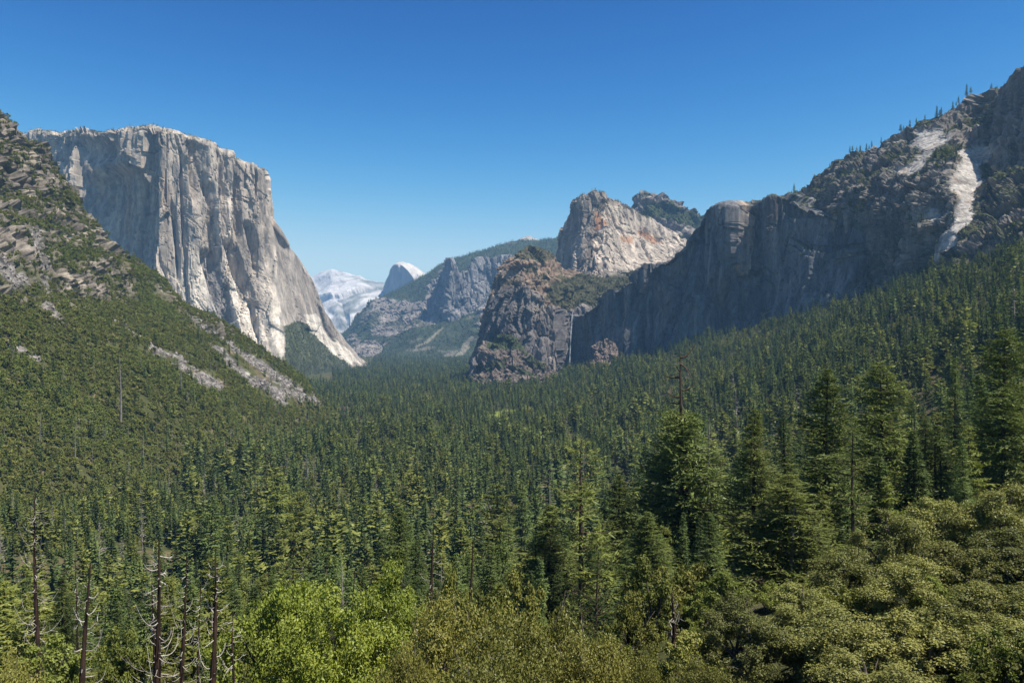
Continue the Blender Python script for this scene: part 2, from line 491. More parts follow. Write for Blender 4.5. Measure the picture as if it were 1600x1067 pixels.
s.soften(sstep(417, 428, s.px) * (0.7 + 0.3 * sstep(400, 375, s.py)), 2.0 )
s.push(0.6)
c = np.full((len(s.p0), 3), (0.47, 0.405, 0.335))
c *= (1 + 0.30 * tint)[:, None]
st = fbm(s.p0, (18, 18, 300), 3, 31)
c = mixc(c, (0.40, 0.27, 0.17), sstep(0.12, 0.5, fbm(s.p0, (70, 70, 400), 3, 33)) * 0.55 * (s.py < 480))
c = mixc(c, (0.16, 0.15, 0.145), sstep(0.1, 0.5, st) * 0.6)
low = sstep(400, 500, s.py + 60 * fbm(s.p0, (90, 90, 500), 3, 35)) * (wx < 452)
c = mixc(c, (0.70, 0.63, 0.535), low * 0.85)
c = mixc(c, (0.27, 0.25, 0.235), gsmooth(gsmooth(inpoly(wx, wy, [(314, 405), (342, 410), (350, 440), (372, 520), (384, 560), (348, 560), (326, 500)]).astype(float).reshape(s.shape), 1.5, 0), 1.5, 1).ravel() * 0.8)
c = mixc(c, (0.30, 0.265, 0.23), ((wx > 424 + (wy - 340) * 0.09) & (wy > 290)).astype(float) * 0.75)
slab = inpoly(wx, wy, [(474, 492), (492, 488), (520, 520), (555, 556), (566, 570), (545, 568), (512, 548), (490, 524)])
c = mixc(c, (0.62, 0.57, 0.49), slab * 0.85)
grn = inpoly(wx, wy, [(444, 512), (470, 502), (486, 512), (500, 530), (530, 556), (548, 572), (560, 640), (440, 640)]) | inpoly(wx, wy, [(466, 512), (480, 505), (490, 515), (482, 522), (468, 520)])
c = mixc(c, (0.06, 0.075, 0.035), grn * 0.9)
led = ((s.n[:, 2] > 0.75) & (s.py < 300)) * sstep(-0.1, 0.3, fbm(s.p0, (30, 30, 30), 3, 37))
c = mixc(c, (0.09, 0.10, 0.05), led * 0.7)
s.veg = np.maximum(grn.astype(float), 0.5 * led)
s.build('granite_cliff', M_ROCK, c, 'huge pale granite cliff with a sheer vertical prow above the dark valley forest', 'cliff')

# ------------------------------------------------------------------ far white range and the half round dome
rows = [[(440, 440, 17000), (478, 431, 16800), (500, 421, 16600), (518, 417, 16400), (531, 420, 16300), (550, 425, 16000), (563, 422, 15800), (580, 430, 15600), (600, 433, 15400), (640, 436, 15400), (700, 440, 15400)],
        [(440, 470, 15500), (478, 455, 15300), (497, 448, 15200), (515, 445, 15000), (530, 447, 14900), (545, 452, 14500), (560, 450, 14400), (580, 456, 14300), (600, 456, 14200), (640, 460, 14200), (700, 470, 14200)],
        [(440, 505, 13800), (478, 495, 13600), (495, 488, 13500), (512, 482, 13400), (528, 486, 13000), (545, 480, 12900), (560, 482, 13000), (580, 484, 12600), (600, 490, 12500), (640, 500, 12500), (700, 510, 12500)],
        [(440, 590, 11500), (478, 585, 11400), (495, 575, 11300), (512, 560, 11300), (528, 575, 11200), (545, 570, 11100), (560, 575, 11000), (580, 580, 10800), (600, 580, 10800), (640, 590, 10800), (700, 590, 10800)]]
s = sheet_rows(rows, 190, 130, 2, 2, back=(0, 900, -100), behind=(0, 2500, -1500))
s.disp += 480 * (np.abs(fbm(s.p0 @ np.array([[0.75, -0.5, 0.42], [0.55, 0.83, 0], [-0.38, 0.2, 0.9]]), (1500, 4200, 1500), 4, 41)) - 0.25) * sstep(416, 440, s.py)
tint = blocks(s, (900, 300), (60, 22), 1.0, 300)
s.soften(1.0, 0.8)
s.push(0.7)
c = np.full((len(s.p0), 3), (0.56, 0.53, 0.49)) * (1 + 0.25 * tint)[:, None]
c = mixc(c, (0.10, 0.115, 0.08), sstep(0.1, 0.4, fbm(s.p0, (700, 1500, 300), 4, 43)) * 0.8)
s.build('mountain', M_FAR, c, 'distant pale grey bare granite range left of the half round dome', 'mountain')

rim = [(594, 475, 14000), (600, 450, 13800), (605, 436, 13600), (611, 420, 13400), (615, 414, 13300), (621, 412, 13150), (629, 414, 13000), (638, 422, 12850), (646, 433, 12750), (655, 452, 12700), (668, 480, 12600)]
base = [(580, 520, 13900), (590, 520, 13700), (598, 520, 13500), (606, 520, 13300), (612, 520, 13180), (620, 520, 13030), (629, 520, 12880), (638, 520, 12730), (648, 520, 12620), (660, 520, 12550), (675, 520, 12450)]
top = [(598, 466, 14600), (604, 444, 14500), (609, 432, 14400), (616, 419, 14300), (622, 413, 14250), (632, 411, 14200), (642, 412, 14150), (652, 416, 14100), (662, 423, 14000), (675, 436, 13900), (690, 470, 13800)]
rr = [W(*np.array(top).T) + np.array([0, 800, -1500.0]), W(*np.array(top).T), W(*between(rim, top, 0.5).T) + np.array([0, 0, 25.0]), W(*np.array(rim).T), W(*between(rim, base, 0.4, 2).T), W(*np.array(base).T)]
s = Sheet(rr, 90, 80, 1.2, 1.0, vw=[6, 10, 10, 25, 30])
tint = blocks(s, (300, 110), (16, 8), 2.5, 320)
s.push(0.6)
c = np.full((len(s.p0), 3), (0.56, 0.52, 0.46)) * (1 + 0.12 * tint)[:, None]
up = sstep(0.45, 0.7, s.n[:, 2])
c = mixc(c * 0.42, (0.58, 0.53, 0.46), up)  # steep face darkened in the colour to deepen its shade
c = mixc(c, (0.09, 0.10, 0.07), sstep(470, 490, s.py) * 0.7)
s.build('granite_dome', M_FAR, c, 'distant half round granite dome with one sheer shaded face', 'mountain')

# ------------------------------------------------------------------ hazy wooded ridge with the rock towers
rows = [[(500, 575, 7300), (530, 530, 7600), (545, 514, 7700), (560, 494, 7750), (580, 471, 7800), (602, 458, 7850), (628, 444, 7900), (655, 429, 7950), (680, 414, 8000), (703, 403, 8000), (735, 393, 8000), (770, 382, 8000), (800, 377, 8000), (830, 375, 8000), (875, 376, 7900), (930, 372, 7800), (1000, 370, 7700)],
        [(505, 580, 7100), (538, 535, 7300), (553, 524, 7350), (572, 506, 7400), (592, 488, 7400), (615, 476, 7400), (640, 465, 7400), (668, 452, 7350), (693, 440, 7300), (718, 428, 7250), (748, 418, 7200), (782, 405, 7200), (812, 402, 7200), (842, 400, 7200), (880, 400, 7200), (935, 400, 7100), (1000, 400, 7100)],
        [(510, 585, 6800), (545, 545, 6900), (562, 537, 6900), (582, 525, 6850), (602, 516, 6800), (626, 508, 6750), (652, 502, 6700), (680, 498, 6700), (705, 490, 6700), (730, 482, 6650), (760, 470, 6600), (792, 455, 6600), (820, 450, 6600), (850, 450, 6600), (885, 450, 6600), (940, 450, 6600), (1000, 450, 6600)],
        [(510, 590, 6200), (552, 562, 6300), (570, 558, 6250), (592, 556, 6200), (612, 554, 6150), (636, 552, 6100), (662, 550, 6050), (690, 549, 6000), (715, 546, 6000), (740, 540, 5950), (770, 535, 5900), (800, 530, 5900), (825, 530, 5900), (855, 530, 5900), (890, 530, 5900), (945, 530, 5900), (1000, 530, 5900)],
        [(510, 600, 5600), (555, 576, 5600), (575, 574, 5600), (595, 573, 5600), (615, 573, 5550), (640, 573, 5500), (665, 573, 5500), (692, 573, 5500), (718, 573, 5500), (742, 573, 5500), (775, 573, 5500), (805, 573, 5500), (830, 573, 5500), (860, 573, 5500), (895, 573, 5500), (950, 573, 5500), (1000, 573, 5500)]]
RG = s = sheet_rows(rows, 330, 170, 2, 3, back=(0, 500, -20), behind=(0, 1200, -900))
wx, wy = s.warp(9, 40, 4)
s.disp += 130 * fbm(s.p0, (520, 700, 800), 4, 51)
cl = inpoly(wx, wy, [(556, 480), (600, 462), (650, 470), (690, 470), (690, 510), (640, 522), (575, 520)]) | inpoly(wx, wy, [(545, 525), (600, 530), (590, 556), (550, 556)]) | inpoly(wx, wy, [(660, 440), (690, 430), (690, 465), (662, 470)]) | inpoly(wx, wy, [(735, 405), (880, 400), (900, 560), (740, 520)])
cl = gsmooth(gsmooth(cl.reshape(s.shape).astype(float), 2, 0), 2, 1).ravel()
tint = blocks(s, (200, 90, 42), (34, 24, 14), 2.6, 340, mask=0.25 + 0.75 * cl)
s.push(0.5)
c = np.full((len(s.p0), 3), (0.055, 0.068, 0.035))
rwall = gsmooth(gsmooth(inpoly(wx, wy, [(740, 415), (770, 400), (880, 398), (900, 540), (760, 528)]).astype(float).reshape(s.shape), 2, 0), 2, 1).ravel()
rk = np.clip(0.9 * rwall * sstep(-0.35, 0.0, fbm(s.p0, (130, 130, 260), 3, 58)) + sstep(0.6, 0.95, cl * 0.9 + 0.55 * fbm(s.p0, (130, 130, 200), 4, 53)) + 0.5 * sstep(0.35, 0.5, fbm(s.p0, (160, 160, 90), 3, 54)), 0, 1)
c = mixc(c, np.array((0.245, 0.215, 0.19)), rk)
tal = inpoly(wx, wy, [(650, 546), (692, 514), (696, 514), (654, 550)]) | inpoly(wx, wy, [(712, 552), (735, 530), (741, 531), (728, 552)])
c = mixc(c, (0.30, 0.26, 0.20), tal * 0.6)
s.veg = 1 - np.clip(rk + tal, 0, 1)
s.build('wooded_ridge', M_FAR, c * (1 + 0.2 * tint)[:, None], 'long hazy forested ridge descending from right to left across the valley end', 'ridge')

rim = [(648, 548, 7150), (660, 520, 7080), (671, 488, 7000), (683, 450, 6900), (692, 420, 6800), (699, 403, 6700), (704, 402.5, 6600), (709, 412, 6590), (714, 430, 6600), (722, 420, 6620), (731, 424, 6640), (738, 408, 6660), (746, 402, 6690), (757, 398, 6720), (772, 401, 6730), (795, 398, 6740), (830, 402, 6760)]
base = [(645, 560, 7050), (655, 560, 6950), (664, 558, 6850), (674, 556, 6720), (684, 555, 6580), (693, 552, 6420), (702, 550, 6280), (709, 548, 6250), (718, 545, 6270), (726, 542, 6280), (734, 540, 6290), (742, 538, 6300), (752, 536, 6300), (764, 535, 6300), (779, 535, 6310), (800, 535, 6320), (835, 535, 6340)]
s = wall(rim, base, 170, 150, su=1, sv=2, pw=2.0, back=(30, 150, -30), behind=(30, 500, -600))
s.disp += 40 * fbm(s.p0, (90, 90, 500), 3, 61)
tint = blocks(s, (140, 60, 28), (30, 22, 12), 4, 360)
s.push(0.5)
c = np.full((len(s.p0), 3), (0.255, 0.24, 0.228)) * (1 + 0.3 * tint)[:, None]
c = mixc(c, (0.07, 0.085, 0.045), sstep(0.15, 0.45, fbm(s.p0, (120, 120, 160), 3, 63)) * sstep(470, 545, s.py))
s.build('rock_spire', M_ROCK, c, 'hazy grey granite spires standing against the far forested ridge', 'rock tower')

rim = [(785, 392, 9300), (800, 380, 9200), (808, 374, 9150), (818, 369, 9100), (828, 367, 9100), (838, 370, 9100), (848, 376, 9150), (860, 382, 9200), (875, 392, 9300)]
base = [(780, 410, 8700), (798, 410, 8650), (808, 410, 8600), (818, 410, 8600), (828, 410, 8600), (838, 410, 8600), (850, 410, 8600), (862, 410, 8650), (880, 410, 8700)]
s = wall(rim, base, 60, 40, su=1.5, sv=2, pw=1, back=(0, 300, 5), behind=(0, 900, -500))
s.disp += 10 * fbm(s.p0, (120, 120, 60), 3, 64); tint = blocks(s, (160,), (14,), 0.5, 365)
s.push(1)
s.build('bald_dome', M_FAR, np.full((len(s.p0), 3), (0.52, 0.46, 0.39)) * (1 + 0.2 * tint)[:, None], 'small bald pinkish granite dome on top of the forested ridge', 'mountain')
print('T far', time.time() - T0)

# ------------------------------------------------------------------ twin-topped pale peak behind the fall
rim = [(862, 412, 4050), (870, 396, 3980), (879, 366, 3900), (888, 340, 3820), (897, 320, 3740), (908, 304, 3680), (924, 298, 3660), (944, 300, 3680), (963, 311, 3720), (984, 320, 3760), (1002, 332, 3800), (1022, 346, 3840), (1046, 360, 3880), (1072, 374, 3920), (1110, 390, 3980)]
base = [(862, 470, 3750), (870, 470, 3680), (880, 465, 3600), (890, 455, 3520), (901, 450, 3440), (912, 446, 3400), (926, 444, 3380), (944, 442, 3380), (962, 442, 3380), (982, 444, 3390), (1000, 445, 3400), (1020, 440, 3420), (1046, 436, 3450), (1075, 430, 3480), (1115, 430, 3520)]
MC = s = wall(rim, base, 230, 170, su=1.5, sv=2, pw=1.5, back=(60, 160, -30), behind=(100, 500, -600))
wx, wy = s.warp(5, 30, 6)
s.disp += 22 * fbm(s.p0, (90, 90, 320), 3, 81)
tint = blocks(s, (110, 46, 20), (18, 11, 6), 3.0, 400, mask=0.6 + 0.4 * (wx < 950))
s.push(0.7)
c = np.full((len(s.p0), 3), (0.37, 0.31, 0.255)) * (1 + 0.28 * tint)[:, None]
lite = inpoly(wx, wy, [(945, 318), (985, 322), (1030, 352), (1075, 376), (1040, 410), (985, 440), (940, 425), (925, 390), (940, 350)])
c = mixc(c, (0.60, 0.52, 0.43), lite * 0.8)  # sunlight on the right face painted in as paler rock
c = mixc(c, (0.45, 0.24, 0.13), sstep(0.05, 0.3, fbm(s.p0, (80, 80, 60), 3, 83)) * inpoly(wx, wy, [(925, 330), (970, 340), (1040, 380), (1030, 400), (960, 380), (930, 360)]) * 0.8)
c = mixc(c, (0.13, 0.11, 0.10), sstep(0.2, 0.45, fbm(s.p0, (24, 24, 260), 3, 85)) * 0.6)
tp = ((s.n[:, 2] > 0.62) & (wy < 345)) * sstep(-0.2, 0.2, fbm(s.p0, (40, 40, 40), 3, 87))
lo = sstep(424, 436, wy + 5 * np.sin(wx / 19.0))
c = mixc(c, (0.075, 0.08, 0.045), np.maximum(tp, lo) * 0.9)
s.veg = np.maximum(tp, lo)
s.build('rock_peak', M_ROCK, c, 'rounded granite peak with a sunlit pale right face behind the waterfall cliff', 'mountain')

rim = [(984, 350, 4700), (990, 318, 4650), (993.5, 299, 4600), (1000, 296, 4580), (1013, 298, 4560), (1026, 305, 4560), (1040, 312, 4580), (1056, 318, 4600), (1074, 325, 4640), (1092, 333, 4680), (1110, 345, 4720), (1135, 355, 4760)]
base = [(980, 400, 4500), (986, 395, 4400), (992, 390, 4300), (1000, 392, 4250), (1012, 394, 4200), (1025, 396, 4180), (1040, 398, 4170), (1056, 400, 4170), (1074, 402, 4180), (1092, 404, 4200), (1112, 406, 4220), (1140, 408, 4240)]
HC = s = wall(rim, base, 130, 100, su=1, sv=2, pw=1.3, back=(60, 140, -40), behind=(100, 500, -600))
wx, wy = s.warp(5, 30, 7)
s.disp += 18 * fbm(s.p0, (90, 90, 160), 3, 91)
tint = blocks(s, (110, 46, 22), (34, 20, 9), 2, 420)
s.push(0.7)
c = np.full((len(s.p0), 3), (0.27, 0.235, 0.205)) * (1 + 0.3 * tint)[:, None]
g = np.clip((inpoly(wx, wy, [(1005, 322), (1030, 316), (1060, 330), (1100, 338), (1100, 365), (1050, 352), (1005, 342)]) | (wy > 372)) + 0.6 * sstep(0.1, 0.3, fbm(s.p0, (60, 60, 60), 3, 93)), 0, 1)
c = mixc(c, (0.075, 0.09, 0.04), g)
s.veg = g
s.build('rock_pinnacle', M_ROCK, c, 'small square-topped rock pinnacle with green ledges behind the rounded peak', 'mountain')

# ------------------------------------------------------------------ pointed buttress left of the waterfall
rows = [[(735, 575, 3120), (748, 522, 3110), (757, 480, 3100), (768, 447, 3100), (785, 419, 3100), (798, 397, 3100), (809, 389, 3090), (829, 390, 3110), (850, 398, 3140), (870, 409, 3170), (890, 424, 3200), (915, 432, 3230), (945, 432, 3260), (990, 428, 3300)],
        [(736, 580, 3080), (750, 527, 3060), (760, 488, 3040), (772, 462, 3030), (788, 440, 3010), (801, 420, 3000), (813, 415, 2985), (833, 418, 2985), (853, 424, 2995), (872, 434, 3010), (890, 446, 3040), (912, 452, 3070), (940, 450, 3100), (985, 445, 3140)],
        [(737, 585, 3050), (752, 535, 3010), (763, 497, 2980), (776, 476, 2955), (792, 462, 2925), (806, 456, 2900), (820, 456, 2875), (838, 466, 2850), (855, 478, 2830), (871, 484, 2835), (886, 487, 2900), (899, 489, 2930), (925, 478, 2960), (975, 470, 3000)],
        [(737, 590, 3030), (751, 550, 2990), (762, 520, 2955), (775, 505, 2920), (791, 498, 2885), (806, 496, 2855), (820, 498, 2830), (838, 504, 2805), (856, 512, 2780), (872, 516, 2780), (882, 517, 2860), (893, 519, 2895), (920, 510, 2920), (970, 500, 2960)],
        [(737, 600, 3010), (750, 595, 2940), (762, 595, 2890), (776, 595, 2850), (792, 596, 2820), (807, 596, 2790), (822, 596, 2765), (840, 596, 2740), (858, 596, 2720), (872, 597, 2715), (880, 597, 2810), (890, 597, 2850), (915, 595, 2880), (965, 590, 2920)]]
LC = s = sheet_rows(rows, 260, 240, 1.3, 1.6, back=(60, 120, -25), behind=(120, 500, -500))
wx, wy = s.warp(4, 25, 8)
s.disp += 12 * fbm(s.p0, (70, 70, 300), 3, 95)
tint = blocks(s, (90, 38, 16), (24, 13, 6), 2.6, 440)
ch = np.exp(-((s.px - 866 - 2 * fbm(s.p0, (20, 20, 40), 2, 3)) / 3.0) ** 2) * sstep(476, 490, s.py)
s.disp += 12 * ch
s.push(0.6)
c = np.full((len(s.p0), 3), (0.185, 0.168, 0.158)) * (1 + 0.32 * tint)[:, None]
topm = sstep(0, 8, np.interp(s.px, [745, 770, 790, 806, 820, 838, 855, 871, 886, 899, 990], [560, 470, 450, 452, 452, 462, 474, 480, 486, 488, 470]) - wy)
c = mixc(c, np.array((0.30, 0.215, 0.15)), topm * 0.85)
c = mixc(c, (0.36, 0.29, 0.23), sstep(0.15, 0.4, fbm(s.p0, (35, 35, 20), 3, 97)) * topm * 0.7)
c = mixc(c, (0.40, 0.34, 0.28), inpoly(wx, wy, [(818, 455), (845, 462), (862, 480), (868, 540), (868, 580), (860, 560), (856, 500), (838, 500)]) * 0.6)  # sunlit edge of the rib painted into the rock colour
c = mixc(c, (0.11, 0.10, 0.10), sstep(0.1, 0.4, fbm(s.p0, (14, 14, 200), 3, 98)) * (1 - topm) * 0.55)
g = inpoly(wx, wy, [(858, 446), (880, 436), (905, 430), (1000, 425), (990, 460), (905, 484), (880, 480), (862, 468)]) * 0.95 + topm * sstep(0.05, 0.3, fbm(s.p0, (28, 28, 20), 3, 99)) * 0.8 + (inpoly(wx, wy, [(798, 391), (812, 384), (850, 396), (870, 408), (840, 410), (805, 405)]) & (wy < 410)) * 0.8
g = np.clip(g, 0, 1)
c = mixc(c, (0.075, 0.08, 0.04), g * 0.9)
s.veg = g
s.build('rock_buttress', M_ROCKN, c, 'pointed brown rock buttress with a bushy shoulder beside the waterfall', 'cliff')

# lower knobby spur at the foot of the buttress
rim = [(738, 592, 2760), (748, 560, 2740), (760, 540, 2730), (775, 522, 2720), (790, 520, 2700), (805, 530, 2690), (815, 548, 2680), (828, 558, 2670), (845, 568, 2650), (858, 572, 2640), (868, 582, 2630), (876, 594, 2620)]
base = [(736, 602, 2600), (746, 602, 2580), (758, 602, 2560), (773, 602, 2540), (788, 602, 2530), (803, 602, 2520), (815, 602, 2510), (828, 602, 2500), (845, 602, 2490), (858, 602, 2490), (870, 602, 2480), (882, 602, 2480)]
s = wall(rim, base, 120, 70, su=1.2, sv=1.5, pw=1.4, back=(10, 60, -10), behind=(20, 200, -200))
wx, wy = s.warp(4, 20, 9)
s.disp += 8 * fbm(s.p0, (40, 40, 60), 3, 105); tint = blocks(s, (55, 24, 11), (20, 11, 5), 1.8, 460)
s.push(0.7)
c = np.full((len(s.p0), 3), (0.19, 0.155, 0.128)) * (1 + 0.35 * tint)[:, None]
g = np.clip(sstep(0.0, 0.25, fbm(s.p0, (35, 35, 30), 3, 107)) * 0.9 + ((wy < 545) & (wx > 765) & (wx < 815)), 0, 1)
c = mixc(c, (0.07, 0.085, 0.04), g); s.veg = g; SP = s
s.build('rock_spur', M_ROCKN, c, 'low knobby rock spur with green bushes at the foot of the pointed buttress', 'cliff')

# ------------------------------------------------------------------ long shaded wall to the right of the waterfall
rim = [(888, 494, 2890), (897, 491, 2850), (908, 487, 2790), (916, 477, 2740), (930, 460, 2690), (947, 450, 2640), (966, 447, 2600), (985, 433, 2560), (1008, 409, 2520), (1038, 402, 2480), (1060, 384, 2440), (1079, 354, 2400), (1094, 331, 2370), (1110, 322, 2322), (1130, 320, 2268), (1147, 323, 2232),
       (1158, 340, 2275), (1166, 347, 2292), (1184, 316, 2215), (1205, 303, 2170), (1230, 305, 2140), (1260, 318, 2080), (1290, 330, 2010), (1320, 336, 1950), (1341, 346, 1900), (1349, 362, 1890), (1353, 366, 1960), (1375, 368, 1960), (1402, 366, 1900), (1425, 372, 1830), (1447, 392, 1780), (1462, 410, 1790)]
base = [(885, 594, 2800), (897, 592, 2770), (908, 590, 2720), (918, 588, 2670), (932, 584, 2620), (949, 578, 2570), (968, 570, 2530), (988, 566, 2490), (1010, 560, 2450), (1038, 556, 2410), (1060, 550, 2370), (1080, 540, 2330), (1096, 530, 2300), (1112, 525, 2270), (1132, 520, 2240), (1150, 518, 2212),
        (1158, 518, 2205), (1168, 518, 2150), (1186, 520, 2130), (1207, 525, 2100), (1230, 525, 2050), (1258, 520, 1990), (1286, 500, 1920), (1316, 490, 1870), (1340, 480, 1840), (1347, 476, 1830), (1354, 476, 1900), (1375, 470, 1890), (1402, 465, 1830), (1426, 460, 1760), (1450, 450, 1710), (1468, 445, 1720)]
LT = s = wall(rim, base, 440, 210, su=1.2, sv=2, pw=1.6, back=(140, 60, -5), behind=(400, 300, -300))
wx, wy = s.warp(5, 30, 10)
s.disp += 22 * fbm(s.p0, (190, 190, 420), 3, 110) + 7 * fbm(s.p0, (80, 80, 500), 3, 111)
tint = blocks(s, (150, 52, 19), (30, 9, 3.5), 2.4, 480)
for (gx, gw, ga, y0, y1) in ((1012, 3, 14, 400, 560), (1086, 4, 14, 330, 540), (1176, 7, 30, 330, 520), (1216, 3, 10, 310, 500), (1248, 6, 22, 420, 520), (1291, 3, 12, 335, 480), (1351, 2.5, 22, 350, 480), (965, 4, 14, 450, 570)):
    s.disp -= ga * np.exp(-((s.px - gx - 4 * fbm(s.p0, (60, 60, 120), 3, int(gx))) / gw) ** 2) * sstep(y0 - 10, y0 + 15, s.py) * (1 - sstep(y1 - 15, y1 + 15, s.py))
s.push(0.6)
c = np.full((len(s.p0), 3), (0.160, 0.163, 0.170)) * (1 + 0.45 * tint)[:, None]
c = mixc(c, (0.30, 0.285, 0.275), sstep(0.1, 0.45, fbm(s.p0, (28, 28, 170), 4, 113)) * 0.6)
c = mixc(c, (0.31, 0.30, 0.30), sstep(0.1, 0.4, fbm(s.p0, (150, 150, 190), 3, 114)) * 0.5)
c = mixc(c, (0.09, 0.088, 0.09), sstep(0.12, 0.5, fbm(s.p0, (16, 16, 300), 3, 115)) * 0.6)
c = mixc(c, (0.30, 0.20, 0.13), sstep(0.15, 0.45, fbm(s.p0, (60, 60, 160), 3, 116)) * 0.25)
c = mixc(c, (0.50, 0.38, 0.28), np.exp(-((wx - 1157) / 7) ** 2) * (1 - sstep(420, 440, s.py)) * 0.8)  # lit edge of the notch painted as a warm pale strip
c = mixc(c, (0.32, 0.31, 0.30), inpoly(wx, wy, [(1352, 400), (1400, 410), (1420, 445), (1350, 480)]) * 0.5)
tp = (s.n[:, 2] > 0.7) * sstep(-0.3, 0.1, fbm(s.p0, (30, 30, 30), 3, 117)) * (s.px > 1160) + inpoly(wx, wy, [(1285, 322), (1345, 338), (1345, 362), (1325, 345), (1290, 334)]) * 0.8
tp = np.clip(tp, 0, 1)
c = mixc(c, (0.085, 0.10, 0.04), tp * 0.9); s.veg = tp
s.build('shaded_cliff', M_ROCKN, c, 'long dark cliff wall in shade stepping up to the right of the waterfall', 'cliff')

# knob of lit rock in front of the wall
rim = [(920, 560, 2560), (928, 542, 2550), (937, 531, 2540), (948, 529, 2530), (958, 533, 2520), (965, 548, 2520), (972, 565, 2520)]
base = [(912, 582, 2480), (924, 582, 2460), (936, 582, 2450), (948, 581, 2440), (960, 580, 2440), (970, 578, 2440), (982, 576, 2440)]
s = wall(rim, base, 60, 45, su=1, sv=1, pw=1.2, back=(5, 40, -10), behind=(10, 120, -150))
s.disp += 6 * fbm(s.p0, (30, 30, 40), 3, 119); tint = blocks(s, (40, 17, 8), (12, 7, 4), 1.8, 500)
s.push(0.7)
s.build('rock_knob', M_ROCKN, np.full((len(s.p0), 3), (0.22, 0.175, 0.15)) * (1 + 0.4 * tint)[:, None], 'small craggy rock knob at the foot of the shaded wall right of the waterfall', 'rock')

# ------------------------------------------------------------------ steep mountainside at the right with bare white slabs
rows = [[(1120, 326, 2950), (1150, 319, 2850), (1190, 316, 2700), (1235, 305, 2450), (1262, 291, 2320), (1290, 263, 2250), (1326, 246, 2200), (1368, 231, 2150), (1405, 208, 2100), (1440, 190, 2070), (1475, 178, 2040), (1520, 158, 2060), (1556, 139, 1930), (1600, 110, 1900), (1700, 60, 1800), (1850, -10, 1650), (2050, -80, 1500)],
        [(1120, 335, 2800), (1150, 330, 2700), (1192, 328, 2560), (1240, 313, 2320), (1270, 302, 2190), (1300, 280, 2110), (1335, 268, 2060), (1375, 255, 2000), (1412, 236, 1960), (1445, 222, 1930), (1480, 213, 1890), (1524, 198, 1930), (1558, 185, 1880), (1604, 165, 1790), (1700, 130, 1620), (1850, 70, 1480), (2050, 20, 1350)],
        [(1120, 345, 2650), (1150, 340, 2560), (1195, 340, 2420), (1246, 325, 2220), (1280, 318, 2080), (1312, 306, 1990), (1345, 298, 1930), (1385, 285, 1870), (1420, 270, 1830), (1450, 258, 1790), (1484, 250, 1750), (1530, 240, 1800), (1546, 232, 1785), (1606, 222, 1680), (1700, 190, 1490), (1850, 150, 1350), (2050, 110, 1230)],
        [(1120, 380, 2500), (1150, 380, 2420), (1200, 380, 2330), (1254, 370, 2180), (1290, 365, 2060), (1325, 350, 1960), (1358, 335, 1880), (1396, 320, 1800), (1428, 310, 1740), (1456, 304, 1690), (1488, 300, 1640), (1524, 300, 1660), (1538, 290, 1655), (1608, 280, 1545), (1700, 260, 1370), (1850, 230, 1240), (2050, 210, 1130)],
        [(1120, 540, 2450), (1150, 540, 2380), (1200, 540, 2290), (1258, 540, 2150), (1300, 520, 2030), (1340, 490, 1930), (1372, 460, 1840), (1406, 435, 1750), (1436, 425, 1680), (1462, 415, 1560), (1490, 405, 1480), (1510, 390, 1450), (1524, 376, 1445), (1610, 370, 1350), (1700, 350, 1270), (1850, 330, 1140), (2050, 310, 1030)]]
RM = s = sheet_rows(rows, 430, 270, 1.5, 2, back=(200, 60, 10), behind=(700, 300, -500))
wx, wy = s.warp(11, 28, 12)
slab = inpoly(wx, wy, [(1428, 222), (1440, 207), (1475, 207), (1482, 216), (1462, 232), (1445, 250), (1440, 268), (1420, 278), (1395, 270), (1425, 258), (1440, 240)]) | inpoly(wx, wy, [(1494, 235), (1550, 232), (1546, 250), (1530, 262), (1535, 290), (1525, 316), (1500, 318), (1485, 300), (1492, 265), (1505, 250)]) | inpoly(wx, wy, [(1500, 318), (1522, 318), (1512, 350), (1502, 372), (1480, 395), (1458, 412), (1452, 404), (1470, 380), (1486, 352)]) | inpoly(wx, wy, [(1553, 225), (1556, 200), (1562, 195), (1558, 215), (1540, 240), (1528, 243)]) | inpoly(wx, wy, [(1443, 322), (1450, 322), (1472, 345), (1466, 352), (1450, 340)])
sl = gsmooth(gsmooth(slab.reshape(s.shape).astype(float), 1.5, 0), 1.5, 1).ravel()
cliff = inpoly(wx, wy, [(1360, 320), (1405, 285), (1440, 282), (1478, 305), (1492, 320), (1470, 350), (1440, 365), (1380, 370)])
s.disp += (16 * fbm(s.p0, (120, 120, 90), 4, 121)) * (1 - 0.8 * sl)
slw = np.clip(2 * gsmooth(gsmooth(sl.reshape(s.shape), 5, 0), 5, 1).ravel(), 0, 1)
tint = blocks(s, (95, 42, 18, 9), (22, 15, 8, 4), 1.7, 520, mask=(1 - 0.6 * slw) * (1 - 0.7 * sl))
s.push(0.6)
c = np.full((len(s.p0), 3), (0.25, 0.222, 0.195)) * (1 + 0.3 * tint)[:, None]
g = sstep(-0.18, 0.16, fbm(s.p0, (60, 60, 60), 4, 123) + 0.5 * (s.n[:, 2] - 0.62)) * (1 - cliff * 0.8) * (1 - sl)
c = mixc(c, (0.085, 0.095, 0.045), g * 0.92)
c = mixc(c, (0.60, 0.555, 0.50), sl * 0.96)
c = mixc(c, (0.45, 0.33, 0.22), sl * sstep(0.15, 0.4, fbm(s.p0, (40, 40, 40), 3, 125)) * 0.6)
c = mixc(c, (0.22, 0.205, 0.19), sl * sstep(0.12, 0.3, fbm(s.p0, (70, 70, 9), 3, 126)) * 0.6)
s.veg = np.clip(g, 0, 1) * (s.py < 460)
s.build('rocky_mountainside', M_ROCKN, c, 'steep rocky mountainside with bare white granite slabs high on the right', 'mountain')

